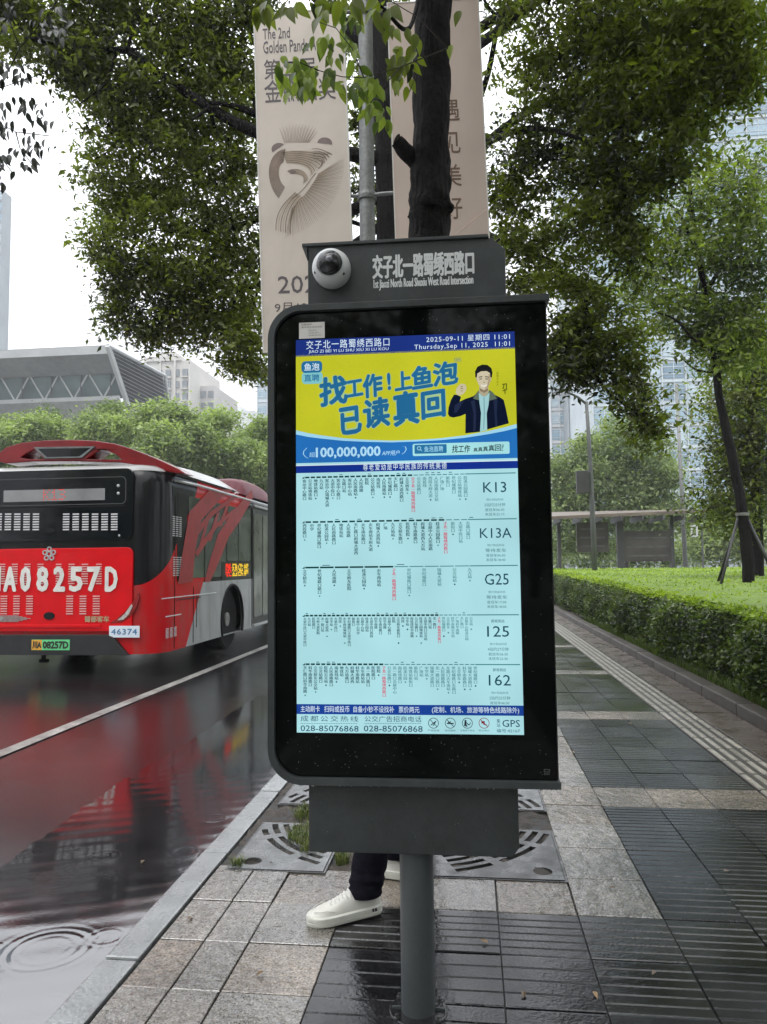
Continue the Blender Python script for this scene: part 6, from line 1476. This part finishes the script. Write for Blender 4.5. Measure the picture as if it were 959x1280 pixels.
for px_ in (777, 842, 700):
    x = P3(px_, 690, YS)[0]; w2_ = .28 if px_ == 777 else .14; bx('post', x-w2_/2, x+w2_/2, YS+.1, YS+.35, 0, zt_-.15, M_sp, SH)
for (p0x, p1x, pyt, pyb) in ((781, 840, 664, 702), (722, 762, 653, 690)):
    x0, x1 = P3(p0x, 690, YS)[0], P3(p1x, 690, YS)[0]; z1_ = P3(p0x, pyt, YS)[2]; z0_ = P3(p0x, pyb, YS)[2]
    q = bx('back_panel', x0, x1, YS+.12, YS+.2, z0_, z1_, M_ad, SH); 
    for k in range(3): 
        zc_ = z0_+(z1_-z0_)*(k+.6)/3.4; MB().box(x0+.15-L_[0], x1-.15-L_[0], .105, .118, zc_-.02, zc_+.05).build('panel_slat', mat('panel_grey', (.11, .11, .10), .5, noise=(3, .3)), SH)
# street lamp with a box, slim pole, white framed sign
q0 = P3(744, 704, 27); LM = empty('street_lamp', (q0[0], 27, 0)); tag(LM, 'slim dark street lamp with a curved arm and a box, left of the shelter panel', 'street lamp')
L_ = np.array(LM.location)
MB().tube([np.array([q0[0], 27, 0])-L_, P3(741, 650, 27)-L_, P3(737, 560, 27)-L_, P3(733, 502, 27)-L_], [.10, .09, .07, .06], 12).build('pole', M_sp, LM, smooth=True)
MB().tube([P3(733, 505, 27)-L_, P3(722, 496, 27)-L_, P3(705, 488, 27)-L_, P3(678, 484, 27)-L_], [.05, .045, .04, .035], 8).build('arm', M_sp, LM, smooth=True)
c_ = P3(729, 603, 27)-L_; MB().box(c_[0]-.24, c_[0]+.20, -.18, .12, c_[2]-.4, c_[2]+.4).build('equipment_box', mat('box_dark', (.03, .03, .028), .5, noise=(3, .2)), LM, bevel=.02)
MB().box(P3(676, 484, 27)[0]-L_[0]-.5, P3(676, 484, 27)[0]-L_[0], -.12, .12, P3(680, 484, 27)[2]-.08, P3(680, 484, 27)[2]+.03).build('lamp_head', M_galv, LM, bevel=.02)
q0 = P3(857, 700, 36); SL = empty('slim_pole', (q0[0], 36, 0)); tag(SL, 'slim pale metal pole rising in front of the glass office block', 'pole')
MB().tube([(0, 0, 0), (-.1, 0, P3(855, 480, 36)[2])], [.11, .07], 12).build('shaft', M_galv, SL, smooth=True); MB().lathe([(.2, 0), (.2, .04), (.13, .05), (.12, .3)], 12).build('foot', M_galv, SL)
x0, z0_ = P3(864, 671, 40)[0], P3(864, 671, 40)[2]; x1, z1_ = P3(872, 656, 40)[0], P3(872, 656, 40)[2]
WS = empty('framed_sign', (x1+.2, 40, 0)); tag(WS, 'small white framed sign on a thin post right of the shelter', 'sign')
MB().plate([(x0-x1-.2, z0_), (-.2, z0_), (-.2, z1_), (x0-x1-.2, z1_)], [[(x0-x1-.13, z0_+.09), (-.28, z0_+.09), (-.28, z1_-.09), (x0-x1-.13, z1_-.09)]], -.03, .03, lambda u, v, q: (u, q, v)).build('frame', mat('white_frame', (.42, .43, .43), .5, noise=(3, .05)), WS)
MB().box(-.04, .04, -.04, .04, 0, z1_).box(-.2, -.04, -.02, .02, z1_-.15, z1_-.08).build('post', M_sp, WS)

def tower(name, label, x0, x1, Y, depth, z0, z1, ncol, nrow, mt_frame, mts, jam=.12, cat='office building', span=.32):
    o = empty(name, ((x0+x1)/2, Y, 0)); tag(o, label, cat); X, W = (x0+x1)/2, x1-x0
    bx('core', x0, x1, Y, Y+depth, 0, z1, mt_frame, o)
    cw, rh = W/ncol, (z1-z0)/nrow
    if ncol*nrow > 300: print('too many panes', name)
    cache = {}; R = random.Random(hash(label) % 1000 if False else len(label))
    me = MB().box(-cw/2*(1-jam), cw/2*(1-jam), -.08, .0, 0, rh*(1-span)).build('pane', None); md = me.data; md.materials.append(None); bpy.data.objects.remove(me)
    for i in range(ncol):
        for j in range(nrow):
            w_ = bpy.data.objects.new('pane', md); COL.objects.link(w_); w_.parent = o; w_.location = (-W/2+(i+.5)*cw, -.005, z0+j*rh+rh*span*.5)
            w_.rotation_euler = (R.uniform(-.006, .006), 0, R.uniform(-.006, .006))
            w_.material_slots[0].link = 'OBJECT'; w_.material_slots[0].material = R.choice(mts)
    g = MB()
    for i in range(ncol+1): g.box(-W/2+i*cw-.06, -W/2+i*cw+.06, -.22, .0, z0, z1)
    tag(g.build('mullions', mt_frame, o), kind='stuff')
    g = MB()
    for j in range(nrow+1):
        g.box(-W/2, W/2, -.15, -.002, z0+j*rh-.08, z0+j*rh+.10)
        if j < nrow and rh > 1.5: g.box(-W/2, W/2, -.12, -.09, z0+(j+.34)*rh-.035, z0+(j+.34)*rh+.035); g.box(-W/2, W/2, -.12, -.09, z0+(j+.67)*rh-.035, z0+(j+.67)*rh+.035)
    for i in range(ncol):
        if cw > 1.6: g.box(-W/2+(i+.5)*cw-.03, -W/2+(i+.5)*cw+.03, -.13, -.09, z0, z1)
    tag(g.build('floor_bands', mt_frame, o), kind='stuff')
    # a far side wall seen from other places
    return o
G1 = mat('tower_glass_blue', (.26, .38, .46), .12, ior=1.9, noise=(.15, .25)); G2 = mat('tower_glass_pale', (.42, .52, .58), .15, ior=1.9, noise=(.2, .2)); G3 = mat('tower_glass_deep', (.14, .23, .30), .1, ior=1.9, noise=(.2, .3))
F1 = mat('tower_frame_pale', (.48, .54, .57), .5, noise=(.3, .1)); F2 = mat('tower_frame_white', (.55, .57, .58), .5, noise=(.3, .08)); F3 = mat('tower_frame_grey', (.30, .33, .35), .5, noise=(.3, .1))
xa, xb = P3(745, 640, 85)[0], P3(1080, 640, 85)[0]
tower('glass_tower', 'wide blue glass office block behind the trees on the right', xa, xb, 85, 30, 6.5, 66, 11, 24, F1, [G1, G1, G2, G3])
bx('podium', xa-.5, xb, 84.4, 85, 0, 6.3, F3, bpy.data.objects['glass_tower'])
xa, xb = P3(692, 640, 110)[0], P3(714, 640, 110)[0]
tower('slim_glass_tower', 'slim pale glass tower with a bright edge just right of the sign', xa, xb, 110, 20, 2, P3(700, 452, 110)[2], 2, 12, F2, [G2, G2, G1], span=.4)
xa, xb = P3(714.5, 640, 104)[0], P3(752, 640, 104)[0]
tower('grid_tower', 'grey gridded office tower with white columns behind the round tree', xa, xb, 104, 20, 2, P3(730, 440, 104)[2], 6, 16, F3, [G3, G1, G3], span=.5)
xa, xb = P3(322, 640, 150)[0], P3(333.5, 640, 150)[0]
tower('distant_tower', 'far pale tower peeping out just left of the sign', xa, xb+2, 150, 15, 2, P3(328, 463, 150)[2], 2, 12, F1, [G2, G1], span=.5)
# very tall pale tower at the left edge
xa, xb = P3(-60, 300, 120)[0], P3(2.5, 300, 120)[0]
tower('tall_tower', 'very tall grey tower whose edge shows at the left border', xa, xb, 120, 2.5, 10, P3(4, 238, 120)[2], 4, 30, F3, [G1, G2], span=.3)
# apartments
def apartment():
    Yq = 200.; x0, x1 = P3(183, 460, Yq)[0], P3(238, 460, Yq)[0]; zt = P3(200, 452, Yq)[2]
    o = empty('apartment_block', ((x0+x1)/2, Yq, 0)); tag(o, 'pale cream apartment block behind the grey building with rows of windows', 'apartment block')
    Mw = mat('apartment_wall', (.50, .48, .44), .7, noise=(.1, .08)); Mg = mat('apartment_window', (.16, .18, .19), .3, noise=(.2, .3)); Ms = mat('apartment_side', (.42, .40, .38), .7, noise=(.1, .1))
    bx('wall', x0, x1, Yq, Yq+25, 0, zt, Mw, o); x2 = P3(256, 470, Yq)[0]; bx('rear_wing', x1, x2, Yq+8, Yq+30, 0, zt-5.5, Ms, o)
    bx('roof_parapet', x0-.5, x0+(x1-x0)*.8, Yq-.6, Yq+8, zt, zt+1.2, Mw, o); bx('stair_tower', x0+2.5, x0+8, Yq+1, Yq+6, zt+1.2, zt+3.0, Mw, o)
    me = MB().box(-.75, .75, -.35, 0, 0, 1.9).build('window', Mg); md = me.data; bpy.data.objects.remove(me)
    me = MB().box(-1.0, 1.0, -1.0, 0, 0, .35).build('balcony', Mw); mb_ = me.data; bpy.data.objects.remove(me)
    L = o.location
    for j in range(7):
        for i in range(5):
            w_ = bpy.data.objects.new('window', md); COL.objects.link(w_); w_.parent = o; w_.location = (x0-L[0]+1.6+i*(x1-x0-3)/4, -.02, zt-4.4-j*3.4)
            if i % 2 == 0:
                w_ = bpy.data.objects.new('balcony', mb_); COL.objects.link(w_); w_.parent = o; w_.location = (x0-L[0]+1.6+i*(x1-x0-3)/4, -.02, zt-5.0-j*3.4)
        for i in range(2):
            w_ = bpy.data.objects.new('window', md); COL.objects.link(w_); w_.parent = o; w_.location = (x1-L[0]+1.0+i*2.2, 7.98, zt-9-j*3.4)
    for i in range(4): bx('pilaster', x0+i*(x1-x0)/3-.25, x0+i*(x1-x0)/3+.25, Yq-.7, Yq-.01, 0, zt, Mw, o)
apartment()
g0 = P3(290, 514, 260); o = empty('low_block', (g0[0], 260, 0)); tag(o, 'faint far low building between the apartment block and the sign', 'building'); bx('wall', P3(262, 514, 260)[0], P3(318, 514, 260)[0], 260, 290, 0, g0[2], F2, o); bx('roof_box', P3(276, 514, 260)[0], P3(300, 514, 260)[0], 262, 280, g0[2], g0[2]+2, F2, o)
# the grey hall with the overhanging slanted roof
def hall():
    Yq = 90.; o = empty('grey_hall', (-60, Yq, 0)); tag(o, 'large grey hall with an overhanging slanted roof and a louvred side wall', 'building')
    L = np.array(o.location); Xc = P3(133, 432, Yq)[0]; Xl = Xc-60
    M1 = mat('hall_concrete', (.22, .225, .22), .7, noise=[(.12, .2), (1.2, .12)]); M2 = mat('hall_trim', (.42, .43, .43), .5, noise=(.5, .1)); M3 = mat('hall_glass', (.13, .17, .17), .2, ior=1.6, noise=(.2, .4)); M4 = mat('hall_louvre', (.15, .155, .16), .5, noise=(.4, .2)); M5 = mat('hall_dark', (.07, .075, .075), .6, noise=(.3, .2))
    def at(px, py): q = at_x(px, py, Xc); return q[1], q[2]
    (Ya, za), (Yb, zb2), (Yc, zc_), (Yd, zd), (Ye, ze) = (Yq, P3(133, 432, Yq)[2]), at(147.5, 466), at(158, 506), at(205, 470), at(213, 501)
    z500 = at(155, 500)[1]; z497 = at(154, 497)[1]
    def wall(name, ya, za_, yb, zb_, mt, d_=.4):
        g = MB(); g.add([(Xl-L[0], ya-L[1], za_), (Xc-L[0], ya-L[1], za_), (Xc-L[0], yb-L[1], zb_), (Xl-L[0], yb-L[1], zb_), (Xl-L[0], ya-L[1]+d_, za_), (Xc-L[0], ya-L[1]+d_, za_), (Xc-L[0], yb-L[1]+d_, zb_), (Xl-L[0], yb-L[1]+d_, zb_)],
            [(0, 1, 2, 3), (7, 6, 5, 4), (0, 4, 5, 1), (1, 5, 6, 2), (2, 6, 7, 3), (3, 7, 4, 0)]); return g.build(name, mt, o)
    wall('roof_fascia', Ya, za, Ya+.15, za-1.0, M2); wall('sloping_soffit', Ya+.15, za-1.0, Yb, zb2, M1)
    wall('glass_band', Yb+.5, zb2, Yb+1.6, z497, M3); wall('ledge', Yb+.3, z497, Yb+.5, z497-.5, M2); wall('lower_soffit', Yb+.5, z497-.5, Yc+.3, zc_-3.4, M1); wall('lower_glass', Yc+1.5, zc_-3.2, Yc+1.6, 0, M5)
    nb = 22
    for k in range(nb):
        x = Xc-1.2-k*2.1; s_ = 1 if k % 2 else -1
        MB().tube([(x-s_*.9-L[0], Yb+.35-L[1], zb2), (x+s_*.9-L[0], Yb+.5-L[1], z497)], .11, 6).build('brace', M2, o)
        if k % 2 == 0: MB().box(x-.06-L[0], x+.06-L[0], Yb+.3-L[1], Yb+.55-L[1], z497, zb2).build('mullion', M5, o)
    # louvred side wall in the plane X = Xc
    g = MB(); g.add([(Xc-L[0]-.2, y-L[1], z) for y, z in ((Ya, za), (Yd, zd), (Ye, ze), (Ye, ze-12), (Yc+2, zc_-9), (Yc, zc_))], [(0, 1, 2, 3, 4, 5)]); g.build('side_wall', M5, o)
    n_l = 13
    for k in range(n_l):
        f_ = (k+.7)/n_l; f0 = k/n_l
        def pt(f, e): # left edge runs down the slanted corner, right edge down the far end
            lz = za+(zc_-za)*f; ly = Ya+(Yc-Ya)*f; rz_ = zd+(ze-4-zd)*f; ry_ = Yd+(Ye-Yd)*min(1, f*1.2); return (ly, lz) if e == 0 else (ry_, rz_)
        (y0, z0), (y1, z1), (y2, z2), (y3, z3) = pt(f0, 0), pt(f0, 1), pt(f_-.25/n_l, 1), pt(f_-.25/n_l, 0)
        MB().add([(Xc-L[0]+.15, y0-L[1], z0), (Xc-L[0]+.15, y1-L[1], z1), (Xc-L[0]+.5, y2-L[1], z2), (Xc-L[0]+.5, y3-L[1], z3), (Xc-L[0], y0-L[1], z0+.1), (Xc-L[0], y1-L[1], z1+.1)], [(0, 1, 2, 3), (4, 5, 1, 0)]).build('louvre', mat('hall_louvre_light', (.30, .31, .32), .5, noise=(.4, .15)), o)
    MB().tube([(Xc-L[0]+.2, Ya-L[1], za), (Xc-L[0]+.2, Yc-L[1], zc_)], .42, 6).build('corner_trim', M2, o); MB().tube([(Xc-L[0]+.2, Ya-L[1], za), (Xc-L[0]+.2, Yd-L[1], zd)], .28, 6).build('side_trim', M2, o)
    MB().tube([(Xc-L[0]+.2, Yd-L[1], zd), (Xc-L[0]+.2, Ye-L[1], ze-5)], .25, 6).build('end_trim', M2, o)
    g = MB(); g.add([(Xl-L[0], Ya-L[1], za+.05), (Xc-L[0], Ya-L[1], za+.05), (Xc-L[0], Yd-L[1], zd+.05), (Xl-L[0], Yd-L[1], zd+.05)], [(0, 1, 2, 3)]); g.build('roof', M1, o)
hall()

# a few fallen leaves on the wet ground
R = random.Random(19); fl0 = None; FL = 0
for (px_, py_, z_) in ((180, 1076, -.095), (610, 1180, .004), (770, 1110, .004), (860, 1000, .004), (742, 1240, .004), (330, 1215, .004), (820, 1215, .004), (905, 1090, .004), (715, 940, .004), (790, 905, .004), (236, 1150, .004), (655, 1240, .004)):
    p = P3_z = at_z(px_, py_, z_)
    if fl0 is None:
        v_, f_ = leaf_shape(1., .5); fm = bpy.data.meshes.new('fallen_leaf'); fm.from_pydata(v_, [], f_); fm.materials.append(mat('fallen_leaf', (.16, .10, .045), .4, noise=(3, .4), orand=.5)); fl0 = fm
    o = bpy.data.objects.new('fallen_leaf', fl0); COL.objects.link(o); o.location = Vector(p)+Vector((0, 0, .003)); o.scale = [R.uniform(.028, .045)]*3; o.rotation_euler = (R.uniform(-.15, .15), R.uniform(-.1, .1), R.uniform(0, 6.28))
    tag(o, 'small brown fallen leaf '+['floating in the gutter puddle', 'on the dark slabs right of the sign pole', 'near the outer end of the light slab strip', 'on the dark slabs nearest the guide strip', 'on the ribbed slabs at the bottom right of the pole', 'on the small kerbside slabs at the bottom left', 'on the ribbed slabs at the lower right', 'on the ribbed slabs at the right edge', 'on the light strip beside the bottom rail of the sign', 'on the dark slabs beyond the light cross band', 'on a small slab by the kerb near the grate', 'on the dark slabs at the foot of the pole'][FL], 'leaf', 'fallen leaves on the wet ground'); FL += 1

# damp air between the near street and the far blocks
g = MB().box(-420, 420, -60, 520, -1.4, 130)
HZ = g.build('haze', None)
Mh = bpy.data.materials.new('damp_air'); Mh.use_nodes = True; n = Mh.node_tree; n.nodes.clear()
o_ = n.nodes.new('ShaderNodeOutputMaterial'); v_ = n.nodes.new('ShaderNodeVolumePrincipled'); v_.inputs['Color'].default_value = (.93, .96, 1, 1); v_.inputs['Density'].default_value = .0009; v_.inputs['Anisotropy'].default_value = .2
n.links.new(v_.outputs[0], o_.inputs['Volume']); HZ.data.materials.append(Mh); tag(HZ, kind='stuff')
